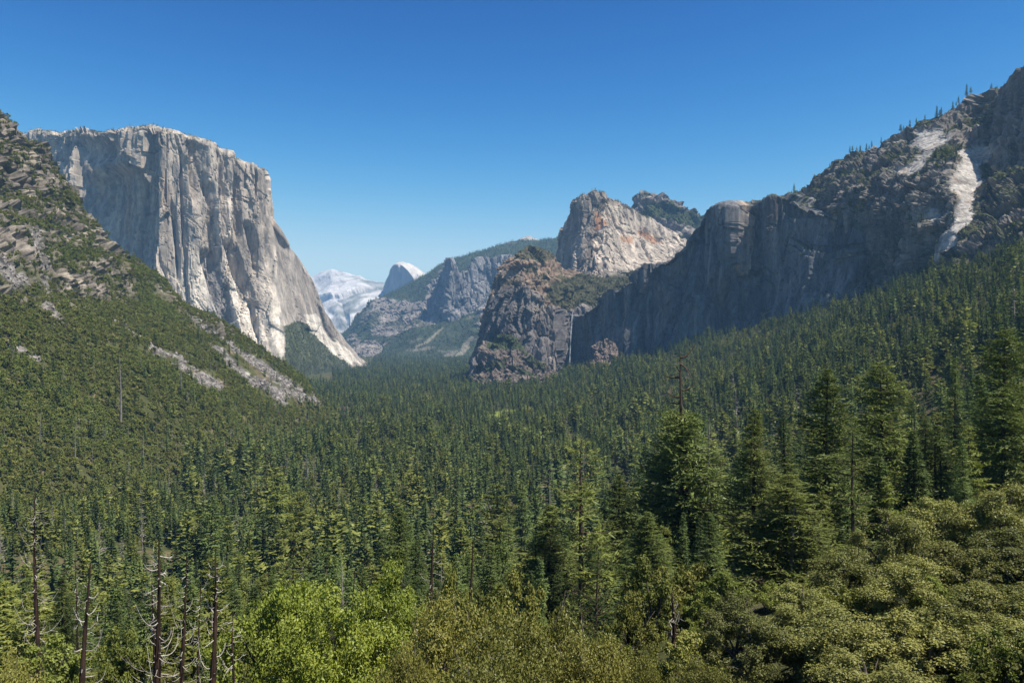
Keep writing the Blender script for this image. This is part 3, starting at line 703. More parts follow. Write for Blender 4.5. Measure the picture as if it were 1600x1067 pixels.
rim = [(1551, 188, 1855), (1555, 168, 1845), (1562, 142, 1825), (1574, 123, 1795), (1588, 109, 1765), (1602, 97, 1725), (1640, 66, 1665), (1700, 20, 1585), (1800, -50, 1475)]
base = [(1548, 200, 1825), (1553, 195, 1810), (1561, 200, 1785), (1574, 206, 1745), (1589, 210, 1705), (1604, 212, 1665), (1642, 210, 1605), (1702, 200, 1525), (1802, 180, 1415)]
s = wall(rim, base, 90, 80, su=1, sv=2, pw=1.4, back=(35, 50, -50), behind=(90, 110, -400))
s.disp += 8 * fbm(s.p0, (60, 60, 140), 3, 131); tint = blocks(s, (70, 30, 13), (12, 7, 3), 2.4, 540)
s.push(0.7)
s.build('rock_prow', M_ROCKN, np.full((len(s.p0), 3), (0.19, 0.175, 0.165)) * (1 + 0.3 * tint)[:, None], 'dark smooth rock prow at the top right corner of the picture', 'cliff')

# ------------------------------------------------------------------ the waterfall
rw = np.random.default_rng(5)
vs, fs = [], []
nrow = 40
for strand in range(5):
    off = rw.uniform(-1.2, 1.2); ph = rw.uniform(0, 6)
    b = len(vs)
    for k in range(nrow):
        t = k / (nrow - 1)
        px = 895.5 - 5.5 * t ** 0.5 + 0.4 * math.sin(t * 9 + ph) + off * (0.25 + 0.6 * t)
        py = 487 + 84 * t
        d = 2740 - 40 * t
        wd = (2.0 - 1.2 * t) * (0.6 + 0.4 * rw.random())
        p = W(px, py, d)
        for a in range(6):
            an = a * math.pi / 3
            vs.append((p[0] + wd * math.cos(an), p[1] + wd * math.sin(an), p[2]))
    for k in range(nrow - 1):
        for a in range(6):
            fs.append((b + k * 6 + a, b + k * 6 + (a + 1) % 6, b + k * 6 + 6 + (a + 1) % 6, b + k * 6 + 6 + a))
m, n, out = new_mat('falling_water')
bs = n.nodes.new('ShaderNodeBsdfDiffuse'); bs.inputs['Color'].default_value = (0.6, 0.63, 0.66, 1)
tr = n.nodes.new('ShaderNodeBsdfTransparent'); ms = n.nodes.new('ShaderNodeMixShader')
no = n.nodes.new('ShaderNodeTexNoise'); no.inputs['Scale'].default_value = 0.08; mr = n.nodes.new('ShaderNodeMapRange'); mr.inputs[1].default_value = 0.35; mr.inputs[2].default_value = 0.65; mr.inputs[3].default_value = 0.05; mr.inputs[4].default_value = 0.35
ge = n.nodes.new('ShaderNodeNewGeometry')
n.links.new(ge.outputs['Position'], no.inputs['Vector']); n.links.new(no.outputs[0], mr.inputs[0]); n.links.new(mr.outputs[0], ms.inputs[0])
n.links.new(tr.outputs[0], ms.inputs[1]); n.links.new(bs.outputs[0], ms.inputs[2]); n.links.new(ms.outputs[0], out.inputs[0])
link('waterfall', mesh_from('waterfall', np.array(vs), np.array(fs), m, smooth=True), label='thin white waterfall dropping down the shaded cliff behind the valley forest', cat='waterfall')

# ------------------------------------------------------------------ steep hill on the left with talus streaks
sil = [(-330, -20, 1480), (-200, 55, 1490), (-90, 118, 1500), (0, 177, 1510), (26, 199, 1515), (48, 220, 1520), (72, 243, 1525), (98, 280, 1530), (122, 318, 1535), (140, 340, 1540), (170, 364, 1545), (200, 388, 1550), (232, 414, 1560), (262, 446, 1570), (286, 474, 1580), (330, 493, 1595), (380, 524, 1610), (430, 556, 1630), (470, 590, 1645), (500, 622, 1660), (530, 650, 1670)]
S0 = W(*np.array(sil).T)
rows = [S0 + np.array([-120, 500, -420.0]), S0 + np.array([-30, 120, -60.0])]
for k, sh in enumerate([0, 120, 250, 400, 550, 700, 850, 1000, 1150]):
    r = S0.copy()
    r[:, 1] -= sh
    hgt = np.clip((r[:, 2] - 0) / 500, 0, 1)
    r[:, 0] += -0.06 * sh * (0.5 + hgt) + 14 * math.sin(k * 1.9 + 1)
    r[:, 2] += 10 * np.sin(k * 1.3 + np.arange(len(r)) * 0.45) * hgt - 0.015 * sh
    rows.append(r)
P = np.array(rows); hp, hq = to_px(P)
w = np.hypot(np.diff(hp, axis=0), np.diff(hq, axis=0)).mean(1); w[0] = w[2:].sum() * 0.03; w[1] = w[2:].sum() * 0.05
LH = s = Sheet(rows, 430, 330, 1.0, 4, vw=w)
wx, wy = s.warp(8, 40, 15)
hh = s.p0[:, 2]
# rock shows high up, brush below
rk_line = np.interp(wx, [0, 60, 130, 200, 260, 330, 420], [455, 490, 495, 455, 450, 490, 535])
rk = sstep(30, -30, wy - rk_line + 70 * fbm(s.p0, (70, 70, 50), 3, 141)) 
rk = np.clip(rk * sstep(-0.25, 0.15, fbm(s.p0, (30, 60, 30), 4, 143) + 0.25 * sstep(420, 200, wy)) , 0, 1)
s.disp += 10 * fbm(s.p0, (90, 130, 90), 4, 145)
rkm = gsmooth(gsmooth(rk.reshape(s.shape), 1.5, 0), 1.5, 1).ravel()
tint = blocks(s, (60, 26, 11, 6), (12, 9, 6, 3.5), 1.9, 580, mask=0.12 + 0.88 * rkm)
s.push(0.8)
tal = np.zeros(len(s.p0))
for (x0, y0, x1, y1, w0, w1) in ((300, 492, 470, 618, 4, 8), (318, 535, 445, 622, 2.5, 8), (385, 560, 497, 628, 3, 5), (186, 496, 250, 552, 3, 4), (235, 538, 340, 606, 3.5, 8), (268, 545, 300, 580, 2, 3), (345, 560, 400, 600, 2, 3), (16, 538, 60, 560, 4, 5), (60, 360, 85, 470, 9, 7), (75, 470, 84, 495, 5, 5), (0, 410, 30, 440, 12, 12), (40, 430, 60, 440, 6, 6)):
    t = np.clip(((wx - x0) * (x1 - x0) + (wy - y0) * (y1 - y0)) / ((x1 - x0) ** 2 + (y1 - y0) ** 2), 0, 1)
    dd = np.hypot(wx - x0 - t * (x1 - x0), wy - y0 - t * (y1 - y0))
    tal = np.maximum(tal, 1 - sstep(0.75, 1.15, dd / (w0 + (w1 - w0) * t)))
tal *= sstep(-0.5, -0.2, fbm(s.p0, (25, 25, 25), 3, 147))
r, t_, e_ = facet(s.p, (5, 5, 5), 600)
c = np.full((len(s.p0), 3), (0.075, 0.08, 0.032))
c = mixc(c, (0.20, 0.155, 0.10), sstep(0.15, 0.5, fbm(s.p0, (25, 25, 25), 3, 149)) * 0.6)
rc = np.array((0.215, 0.185, 0.155)) * (1 + 0.5 * tint)[:, None]
rc = mixc(rc, (0.42, 0.36, 0.28), sstep(0.2, 0.45, fbm(s.p0, (40, 40, 40), 3, 151)) * 0.6)
rc = mixc(rc, (0.12, 0.11, 0.105), sstep(0.15, 0.45, fbm(s.p0, (18, 18, 30), 3, 153)) * 0.6)
c = c * (1 - rkm[:, None]) + rc * rkm[:, None]
tc = np.array((0.20, 0.185, 0.172)) * (0.2 + 1.6 * r)[:, None]
c = c * (1 - tal[:, None]) + tc * tal[:, None]
s.tal = tal; s.rk = rkm
talw = gsmooth(gsmooth(tal.reshape(s.shape), 3, 0), 3, 1).ravel()
s.veg = np.clip((1 - 0.82 * rkm) * np.clip(1.03 - 2.6 * talw, 0, 1), 0, 1) * sstep(-0.35, 0.02, fbm(s.p0, (40, 40, 40), 3, 155) + 0.22 * (1 - rkm))
s.build('hill', M_ROCKN, c, 'steep brushy hill with rocky crest and grey talus streaks on the left', 'hill')
print('T near rock', time.time() - T0)

# ------------------------------------------------------------------ haze
hm = bpy.data.materials.new('haze'); hm.use_nodes = True
n = hm.node_tree; n.nodes.clear()
out = n.nodes.new('ShaderNodeOutputMaterial'); pv = n.nodes.new('ShaderNodeVolumePrincipled')
pv.inputs['Density'].default_value = HAZE_DENSITY
pv.inputs['Color'].default_value = HAZE_COLOR
pv.inputs['Anisotropy'].default_value = 0.0
n.links.new(pv.outputs[0], out.inputs['Volume'])
hx, hy0, hy1, hz0, hz1 = 16000, -900, 21000, -700, 1860
hv = np.array([(x, y, z) for x in (-hx, hx) for y in (hy0, hy1) for z in (hz0, hz1)], float)
hf = np.array([(0, 1, 3, 2), (4, 6, 7, 5), (0, 4, 5, 1), (2, 3, 7, 6), (0, 2, 6, 4), (1, 5, 7, 3)])
hz = link('haze', mesh_from('haze', hv, hf, hm), kind='stuff', label='pale blue summer haze filling the valley')

# ------------------------------------------------------------------ plant building
M_FIR = leaf_mat('fir_needles', (0.058, 0.088, 0.028), (0.122, 0.158, 0.048), trans=0.18, gloss=0.008, vary=0.8)
M_PINE = leaf_mat('pine_needles', (0.098, 0.122, 0.028), (0.195, 0.205, 0.048), trans=0.22, gloss=0.010, vary=0.6)
M_NEAR = leaf_mat('near_pine_needles', (0.066, 0.095, 0.026), (0.170, 0.195, 0.048), trans=0.16, gloss=0.012, vary=0.4)
M_OAK = leaf_mat('bright_oak_leaf', (0.115, 0.160, 0.022), (0.235, 0.265, 0.038), trans=0.22, gloss=0.02, vary=0.2)
M_OLIVE = leaf_mat('olive_leaf', (0.125, 0.136, 0.030), (0.225, 0.210, 0.050), trans=0.25, gloss=0.02, vary=0.3)
M_LIVE = leaf_mat('live_oak_leaf', (0.100, 0.118, 0.032), (0.245, 0.235, 0.066), trans=0.22, gloss=0.018, vary=0.6)
M_BRUSH = leaf_mat('brush_leaf', (0.095, 0.115, 0.028), (0.195, 0.190, 0.046), trans=0.2, gloss=0.008, vary=0.7)
M_BRUSHG = leaf_mat('fresh_leaf', (0.115, 0.150, 0.032), (0.200, 0.220, 0.050), trans=0.28, gloss=0.01, vary=0.4)
M_GREYTWIG = leaf_mat('grey_twig', (0.16, 0.15, 0.13), (0.25, 0.23, 0.20), trans=0.0, gloss=0.0, vary=0.4)
M_BARK = bark_mat('brown_bark', (0.035, 0.026, 0.020), (0.10, 0.075, 0.055))
M_GREY = bark_mat('weathered_wood', (0.12, 0.11, 0.10), (0.27, 0.245, 0.22))
M_CHAR = bark_mat('charred_bark', (0.018, 0.014, 0.012), (0.060, 0.038, 0.029), 4)
M_BONE = bark_mat('bleached_branch', (0.24, 0.22, 0.195), (0.46, 0.43, 0.385))
M_OAKBARK = bark_mat('oak_bark', (0.05, 0.042, 0.036), (0.15, 0.13, 0.115))

def unit(v): return v / (np.linalg.norm(v, axis=-1, keepdims=True) + 1e-9)

def diamonds(c, a, b, fold=None):
    """leaf shapes: four corners about c, half length a, half width b, folded along the middle"""
    n = len(c)
    v = np.empty((n, 4, 3))
    v[:, 0] = c - a; v[:, 1] = c + b - a * 0.1; v[:, 2] = c + a; v[:, 3] = c - b - a * 0.1
    if fold is not None:
        v[:, 1] += fold; v[:, 3] += fold
    return v.reshape(-1, 3), np.arange(4 * n).reshape(n, 4)

def tube(path, rad, sides=6):
    path = np.asarray(path, float); n = len(path)
    t = unit(np.gradient(path, axis=0))
    ref = np.array([0.31, 0.17, 0.93]) if abs(t[:, 2]).mean() < 0.8 else np.array([1.0, 0.1, 0])
    u = unit(np.cross(t, ref)); w = np.cross(t, u)
    an = np.arange(sides) / sides * 2 * np.pi
    rad = np.broadcast_to(np.asarray(rad, float), (n,))
    v = path[:, None] + rad[:, None, None] * (np.cos(an)[None, :, None] * u[:, None] + np.sin(an)[None, :, None] * w[:, None])
    i = np.arange(n * sides).reshape(n, sides)
    j = np.roll(i, -1, 1)
    f = np.stack([i[:-1], j[:-1], j[1:], i[1:]], -1).reshape(-1, 4)
    return v.reshape(-1, 3), f

def join(parts):
    vs, fs, o = [], [], 0
    for v, f in parts:
        vs.append(v); fs.append(f + o); o += len(v)
    return np.concatenate(vs), np.concatenate(fs)

def conifer(seed, h, rad, nb=90, ntw=0, ntuft=2, base=0.12, shape=0.85, droop=0.35, tuft=1.0, irregular=0.25, dead_top=0.0, sides=6, limbs=False, aspect=0.34, gap=0.0, trunk_r=None, upturn=0.12):
    g = np.random.default_rng(seed)
    tr = trunk_r or h * 0.013
    nz = 9 if ntw == 0 else 16
    tz = np.linspace(0, 1, nz)
    bend = np.stack([0.012 * h * np.sin(tz * 3 + seed), 0.012 * h * np.sin(tz * 2.3 + seed * 2), tz * h], 1)
    bend[:, :2] *= tz[:, None]
    trunk = [tube(bend, tr * (1 - tz) ** 0.8 + 0.02, sides)]
    t = base + (1 - dead_top - base) * np.sort(g.random(nb) ** 1.0)
    if gap > 0:
        keep = np.sin(t * 23 + seed) + 0.6 * np.sin(t * 51) > -1.6 + gap * 2
        t = t[keep]
    n = len(t)
    tt = (t - base) / (1 - dead_top - base) if dead_top == 0 else (t - base) / (1 - base - dead_top * 0.75)
    prof = (1 - tt) ** shape * (0.55 + 0.45 * np.minimum(1, tt / 0.14)) + 0.03
    az = np.cumsum(np.full(n, 2.39996)) + g.normal(0, 0.5, n)
    lob = 1 + irregular * np.sin(az * 2 + seed + t * 9) + irregular * g.normal(0, 0.6, n)
    L = rad * prof * np.clip(lob, 0.25, 1.6)
    out = np.stack([np.cos(az), np.sin(az), np.zeros(n)], 1)
    o = np.stack([np.interp(t, tz, bend[:, k]) for k in range(3)], 1)
    dr = droop * (0.35 + 0.75 * (1 - tt)) - 0.22 * tt + g.normal(0, 0.10, n)
    def at(s):     # s (n,) along branch
        return o + out * (L * s)[:, None] + np.stack([np.zeros(n), np.zeros(n), -L * dr * s + L * upturn * s * s * 1.6], 1)
    cs, as_, bs = [], [], []
    if ntw == 0:
        for k in range(ntuft):
            s = (k + 0.75) / (ntuft + 0.25) + g.normal(0, 0.05, n)
            c = at(s); d = unit(at(s + 0.1) - at(s - 0.1) + g.normal(0, 0.25, (n, 3)) * 0.2 * L[:, None])
            side = unit(np.cross(d, np.array([0, 0, 1.0])) + g.normal(0, 0.55, (n, 3)))
            hl = (L / ntuft * 0.85 + 0.15 * tuft)[:, None] * tuft
            cs.append(c); as_.append(d * hl); bs.append(side * hl * (aspect + 0.25 * g.random((n, 1))))
    else:
        for k in range(ntw):
            s = np.clip(0.14 + 0.9 * (k + g.random(n)) / ntw, 0, 1.02)
            p0 = at(s); d = unit(at(s + 0.1) - at(s - 0.1))
            sd = unit(np.cross(d, np.array([0, 0, 1.0]))) * (1 if k % 2 else -1)
            tl = L * (0.42 * (1 - s) + 0.10) + 0.12 * rad * 0.5
            td = unit(sd * 0.9 + d * 0.75 + np.array([0, 0, -0.18]) + g.normal(0, 0.22, (n, 3)))
            for q in range(ntuft):
                e = (q + 0.6 + 0.4 * g.random(n)) / ntuft
                c = p0 + td * (tl * e)[:, None] + g.normal(0, 0.06, (n, 3)) * tl[:, None] + np.array([0, 0, -0.12]) * (tl * e * e)[:, None]
                hl = ((0.10 + 0.55 / ntuft) * tl + 0.10)[:, None] * tuft * (0.7 + 0.6 * g.random((n, 1)))
                dd = unit(td + g.normal(0, 0.35, (n, 3)))
                bb = unit(np.cross(dd, np.array([0, 0, 1.0])) + g.normal(0, 0.8, (n, 3)))
                cs.append(c); as_.append(dd * hl); bs.append(bb * hl * aspect)
        if limbs:
            for i in range(n):
                if L[i] < 0.12 * rad: continue
                ss = np.linspace(0, 0.92, 4)
                pth = np.array([o[i] + out[i] * L[i] * s + np.array([0, 0, -L[i] * dr[i] * s + L[i] * upturn * s * s * 1.6]) for s in ss])
                trunk.append(tube(pth, 0.022 * L[i] * (1 - ss) + 0.015, 3))
    if dead_top > 0:
        for i in range(9):
            zz = h * (1 - dead_top + dead_top * (0.08 + 0.9 * i / 9)); a = g.random() * 6.28; l = rad * (0.2 + 0.28 * g.random())
            ss = np.linspace(0, 1, 5)
            pth = np.stack([np.cos(a) * l * ss, np.sin(a) * l * ss, zz + l * (-0.25 * ss + 0.35 * ss ** 2 * g.normal(1, 1))], 1)
            pth[:, :2] += [np.interp(zz, bend[:, 2], bend[:, 0]), np.interp(zz, bend[:, 2], bend[:, 1])]
            trunk.append(tube(pth, 0.13 * (1 - ss) + 0.04, 4))
    c = np.concatenate(cs); a = np.concatenate(as_); b = np.concatenate(bs)
    lv = diamonds(c, a, b, fold=np.stack([np.zeros(len(c)), np.zeros(len(c)), -0.35 * np.linalg.norm(b, axis=1)], 1))
    return join(trunk), lv

def broadleaf(seed, w, hgt, nclump, nleaf, leaf, low=0.1, flat=0.8, trunk=True, limb_n=9, spread=0.06):
    """crown of leafy clumps over a branching trunk; w width, hgt height"""
    g = np.random.default_rng(seed)
    a = g.random(nclump) * 6.2832; zz = g.random(nclump) ** 0.75; rr = g.random(nclump) ** 0.4
    prof = np.sqrt(np.clip(1 - ((zz - 0.42) / 0.62) ** 2, 0.05, 1))
    lob = 1 + 0.26 * np.sin(a * 3 + seed) + 0.20 * np.sin(a * 5 + seed * 2) + 0.12 * g.normal(0, 1, nclump)
    cx = np.stack([np.cos(a) * rr * prof * lob * w / 2 * 0.92, np.sin(a) * rr * prof * lob * w / 2 * 0.92, hgt * (low + (0.93 - low) * zz * (0.86 + 0.2 * np.sin(a * 2 + seed)))], 1)
    cr = w * (0.04 + 0.085 * g.random(nclump) ** 2)
    k = g.choice(nclump, nleaf, p=cr ** 2 / (cr ** 2).sum())
    d = unit(g.normal(0, 1, (nleaf, 3)) + np.array([0, 0, 0.25]))
    rad = cr[k] * (0.35 + 0.75 * g.random(nleaf) + 0.5 * g.random(nleaf) ** 4)
    st = 0.75 + 0.5 * g.random((nclump, 3))
    c = cx[k] + d * rad[:, None] * st[k] * np.array([1.1, 1.1, flat]) + g.normal(0, 0.012 * w, (nleaf, 3))
    nrm = unit(d + g.normal(0, 0.7, (nleaf, 3)) + np.array([0, 0, 0.35]))
    t = unit(np.cross(nrm, g.normal(0, 1, (nleaf, 3))))
    b = np.cross(nrm, t)
    hl = leaf * (0.6 + 0.8 * g.random((nleaf, 1)))
    ns, nl_ = int(nclump * 0.9), 14
    kk = np.repeat(g.integers(0, nclump, ns), nl_); sd = np.repeat(unit(g.normal(0, 1, (ns, 3)) + np.array([0, 0, 0.7])), nl_, 0)
    if nleaf > 3000:
        q = g.random((ns * nl_, 1))
        c2 = cx[kk] + sd * (cr[kk][:, None] * 0.7 + q * w * (0.05 + 0.08 * np.repeat(g.random((ns, 1)), nl_, 0))) + g.normal(0, leaf * 0.8, (ns * nl_, 3))
        n2 = unit(g.normal(0, 1, c2.shape) + np.array([0, 0, 0.5])); t2 = unit(np.cross(n2, g.normal(0, 1, c2.shape))); b2 = np.cross(n2, t2)
        h2 = leaf * (0.6 + 0.7 * g.random((len(c2), 1)))
        c = np.concatenate([c, c2]); t = np.concatenate([t * hl, t2 * h2]); b = np.concatenate([b * hl, b2 * h2]); nrm = np.concatenate([nrm * hl, n2 * h2])
    else: t, b, nrm = t * hl, b * hl, nrm * hl
    lv = diamonds(c, t, b * 0.55, fold=nrm * 0.18)
    tubes = []
    if trunk:
        r0 = w * 0.028
        for i in range(limb_n):
            tgt = cx[g.integers(nclump)]
            s = np.linspace(0, 1, 6)[:, None]
            mid = np.array([tgt[0] * 0.25, tgt[1] * 0.25, tgt[2] * 0.55])
            p = (1 - s) ** 2 * np.array([g.normal(0, 0.02 * w), g.normal(0, 0.02 * w), -0.6]) + 2 * s * (1 - s) * mid + s ** 2 * tgt
            p += g.normal(0, 0.012 * w, p.shape) * s
            tubes.append(tube(p, r0 * (1 - s[:, 0]) ** 0.7 * (0.6 + 0.5 * g.random()) + 0.02, 5))
        for i in range(int(nclump * 0.5)):
            tgt = cx[i]; s = np.linspace(0, 1, 4)[:, None]
            src = np.array([tgt[0] * 0.45, tgt[1] * 0.45, tgt[2] * 0.7])
            p = src + (tgt + g.normal(0, 0.05 * w, 3) - src) * s * 1.1 + g.normal(0, 0.012 * w, (4, 3))
            tubes.append(tube(p, 0.004 * w * (1.2 - s[:, 0]) + 0.008, 3))
    return (join(tubes) if tubes else None), lv

def two_mesh(name, tr, lv, mt, ml):
    """one mesh of trunk and leaves, for the masses"""
    v, f = join([tr, lv]) if tr is not None else lv
    mi = np.zeros(len(f), np.int32)
    if tr is not None: mi[len(tr[1]):] = 1
    else: mi[:] = 1
    return mesh_from(name, v, f, [mt, ml], mi)

# ------------------------------------------------------------------ prototypes for the masses (never linked to the scene themselves)
def stock(name, meshes):
    c = bpy.data.collections.new(name)
    for k, me in enumerate(meshes):
        o = bpy.data.objects.new('%s_%02d' % (name, k), me); c.objects.link(o)
    return c

def mass(name, pts, rot, scl, idx, coll, label, tilt=None):
    """one object that sets plants of a stock on its points"""
    me = bpy.data.meshes.new(name)
    n = len(pts)
    me.vertices.add(n); me.vertices.foreach_set('co', np.asarray(pts, np.float32).ravel())
    r3 = np.zeros((n, 3), np.float32); r3[:, 2] = rot
    if tilt is not None: r3[:, :2] = tilt
    for nm, ty, dat in (('rot', 'FLOAT_VECTOR', r3), ('scl', 'FLOAT_VECTOR', np.asarray(scl, np.float32)), ('idx', 'INT', np.asarray(idx, np.int32))):
        at = me.attributes.new(nm, ty, 'POINT')
        at.data.foreach_set('vector' if ty == 'FLOAT_VECTOR' else 'value', dat.ravel())
    me.update()
    ng = bpy.data.node_groups.new(name, 'GeometryNodeTree')
    ng.interface.new_socket('Geometry', in_out='INPUT', socket_type='NodeSocketGeometry')
    ng.interface.new_socket('Geometry', in_out='OUTPUT', socket_type='NodeSocketGeometry')
    N = ng.nodes.new; L = ng.links.new
    gi = N('NodeGroupInput'); go = N('NodeGroupOutput')
    ci = N('GeometryNodeCollectionInfo'); ci.inputs['Collection'].default_value = coll
    ci.inputs['Separate Children'].default_value = True; ci.inputs['Reset Children'].default_value = True
    ip = N('GeometryNodeInstanceOnPoints'); ip.inputs['Pick Instance'].default_value = True
    def attr(nm, ty):
        a = N('GeometryNodeInputNamedAttribute'); a.data_type = ty; a.inputs['Name'].default_value = nm
        return a.outputs['Attribute']
    L(gi.outputs[0], ip.inputs['Points']); L(ci.outputs[0], ip.inputs['Instance'])
    L(attr('idx', 'INT'), ip.inputs['Instance Index'])
    L(attr('rot', 'FLOAT_VECTOR'), ip.inputs['Rotation']); L(attr('scl', 'FLOAT_VECTOR'), ip.inputs['Scale'])
    L(ip.outputs[0], go.inputs[0])
    o = link(name, me, label=label, kind='stuff')
    md = o.modifiers.new('set_plants', 'NODES'); md.node_group = ng
    return o

CON = []      # conifer meshes one metre tall units: built 30 m, used with scale
for k in range(4): CON.append(two_mesh('fir', *conifer(100 + k, 30, 4.3, nb=130, ntuft=3, base=0.06, shape=0.8, droop=0.45, tuft=1.15, irregular=0.2, sides=4, aspect=0.42), M_BARK, M_FIR))
for k in range(4): CON.append(two_mesh('pine', *conifer(120 + k, 30, 4.8, nb=95, ntuft=3, base=0.2, shape=0.6, droop=0.25, tuft=1.15, irregular=0.4, sides=4, aspect=0.45), M_BARK, M_PINE))
for k in range(2): CON.append(two_mesh('cedar', *conifer(140 + k, 30, 3.2, nb=120, ntuft=3, base=0.04, shape=0.55, droop=0.5, tuft=1.2, irregular=0.25, sides=4, aspect=0.45), M_BARK, M_FIR))
for k in range(2): CON.append(two_mesh('snag', *conifer(150 + k, 30, 2.6, nb=70, ntuft=2, base=0.2, shape=0.7, droop=0.3, tuft=1.0, irregular=0.5, sides=4, aspect=0.07), M_GREY, M_GREYTWIG))
C_CON = stock('conifer_stock', CON)
BSH = []
for k in range(4): BSH.append(two_mesh('bush', None, broadleaf(200 + k, 6, 3.6, 16, 520, 0.42, low=0.05, trunk=False)[1], M_BARK, M_BRUSH))
for k in range(2): BSH.append(two_mesh('fresh_bush', None, broadleaf(210 + k, 6, 4.4, 16, 520, 0.42, low=0.05, trunk=False)[1], M_BARK, M_BRUSHG))
C_BSH = stock('bush_stock', BSH)

def sheet_points(s, wts, n, seed):
    """n random points on a rock body, weighted by area and wts, with pixel position"""
    g = np.random.default_rng(seed)
    G = s.p.reshape(*s.shape, 3)
    cr = np.linalg.norm(np.cross(G[1:, :-1] - G[:-1, :-1], G[:-1, 1:] - G[:-1, :-1]), axis=-1)
    w = cr * wts.reshape(s.shape)[:-1, :-1]
    px, py = to_px(G[:-1, :-1]); w = w * ((px > -60) & (px < 1660) & (py < 1200))
    k = g.choice(w.size, n, p=w.ravel() / w.sum())
    i, j = k // (s.shape[1] - 1), k % (s.shape[1] - 1)
    u, v = g.random((n, 1)), g.random((n, 1))
    return G[i, j] * (1 - u) * (1 - v) + G[i + 1, j] * u * (1 - v) + G[i, j + 1] * (1 - u) * v + G[i + 1, j + 1] * u * v

def skyline(s, px, dy=0):
    P = s.p; qx, qy = to_px(P)
    m = np.abs(qx - px) < 3
    k = np.nonzero(m)[0]
    return P[k[np.argmin(qy[k])]]

g = np.random.default_rng(77)
# limit of the forest against the rock bodies, photograph x -> metres
WALL_X = [-200, 440, 450, 480, 530, 575, 590, 735, 738, 750, 800, 870, 885, 930, 1010, 1080, 1158, 1207, 1258, 1316, 1347, 1426, 1462, 1508, 1530, 1586, 1700, 2000]
WALL_D = [1700, 1750, 3400, 3800, 4100, 4600, 6400, 6400, 3000, 2600, 2510, 2490, 2790, 2600, 2430, 2310, 2170, 2080, 1970, 1850, 1820, 1700, 1560, 1430, 1380, 1320, 1230, 1040]

# hill surface heights for a look-up, so that valley trees do not stand inside the hill
def forest_points(n, d0, d1, px0, px1, seed):
    g = np.random.default_rng(seed)
    d = np.sqrt(g.random(n) * (d1 ** 2 - d0 ** 2) + d0 ** 2)
    px = px0 + g.random(n) * (px1 - px0)
    x = (px - CX) / F * d
    ok = d < np.interp(px, WALL_X, WALL_D) - 12
    xf = np.interp(d, [300, 500, 700, 1000, 1670], [-420, -415, -405, -390, -350])
    ok &= ~((x < xf) & (d > 470) & (d < 1720))
    d, px, x = d[ok], px[ok], x[ok]
    p = np.stack([x, d, ground_z(x, d)], 1)
    q = p.copy(); q[:, 2] = 0
    return p, q

fp = []
for (n, d0, d1, a, b, sd) in ((11500, 215, 1500, -70, 1680, 1), (24000, 1500, 3000, 280, 1680, 2), (12000, 3000, 6500, 520, 745, 3)):
    p, q = forest_points(n, d0, d1, a, b, sd)
    den = 0.35 + 0.75 * sstep(-0.35, 0.25, fbm(q, (85, 85, 85), 3, 301))
    keep = (np.random.default_rng(sd).random(len(p)) < den) & (meadow_mask(q) < 0.5) & (dirt_mask(q) < 0.5)
    fp.append(p[keep])
FP = np.concatenate(fp)
print('forest', len(FP), time.time() - T0)
fq = FP.copy(); fq[:, 2] = 0
zone = fbm(fq, (160, 160, 160), 3, 303)
n = len(FP)
hgt = np.clip(g.normal(26, 8.5, n) + 14 * (g.random(n) < 0.05), 8, 54) * (0.85 + 0.25 * sstep(-0.3, 0.4, zone))
hgt *= np.where(FP[:, 1] < 400, 0.85, np.where(FP[:, 1] > 1500, 0.88, 1.0)) * np.where(FP[:, 0] < -0.42 * FP[:, 1], 0.72, 1.0)
wid = hgt / 30 * (0.8 + 0.85 * g.random(n))
kind = np.where(g.random(n) < 0.55 + 0.3 * zone, g.integers(0, 4, n), np.where(g.random(n) < 0.7, g.integers(4, 8, n), g.integers(8, 10, n)))
left = FP[:, 0] < -0.25 * FP[:, 1]
kind = np.where(g.random(n) < np.where(left, 0.07, 0.018), g.integers(10, 12, n), kind)
FSCL = np.stack([wid, wid, hgt / 30], 1); FROT = g.random(n) * 6.28; FIDX = kind

# ------------------------------------------------------------------ brush and trees on the rock bodies
bp_, bs_, bi_ = [], [], []
def add_brush(P, smin, smax, fresh=0.1, flat=1.0, seed=0):
    g = np.random.default_rng(900 + seed); k = len(P)
    sc = (smin + (smax - smin) * g.random(k) ** 1.6) / 6.0
    bp_.append(P - np.array([0, 0, 0.3])); bs_.append(np.stack([sc, sc, sc * flat * (0.8 + 0.5 * g.random(k))], 1))
    bi_.append(np.where(g.random(k) < fresh + 0.45 * sstep(0.05, 0.35, fbm(P, (110, 110, 110), 2, 157)) * (seed == 1), g.integers(4, 6, k), g.integers(0, 4, k)))
cp_, ch_, ck_ = [], [], []
def add_con(P, h0, h1, seed=0, snag=0.03):
    g = np.random.default_rng(950 + seed); k = len(P)
    cp_.append(P - np.array([0, 0, 0.5])); ch_.append(h0 + (h1 - h0) * g.random(k))
    ck_.append(np.where(g.random(k) < snag, g.integers(10, 12, k), g.integers(0, 10, k)))

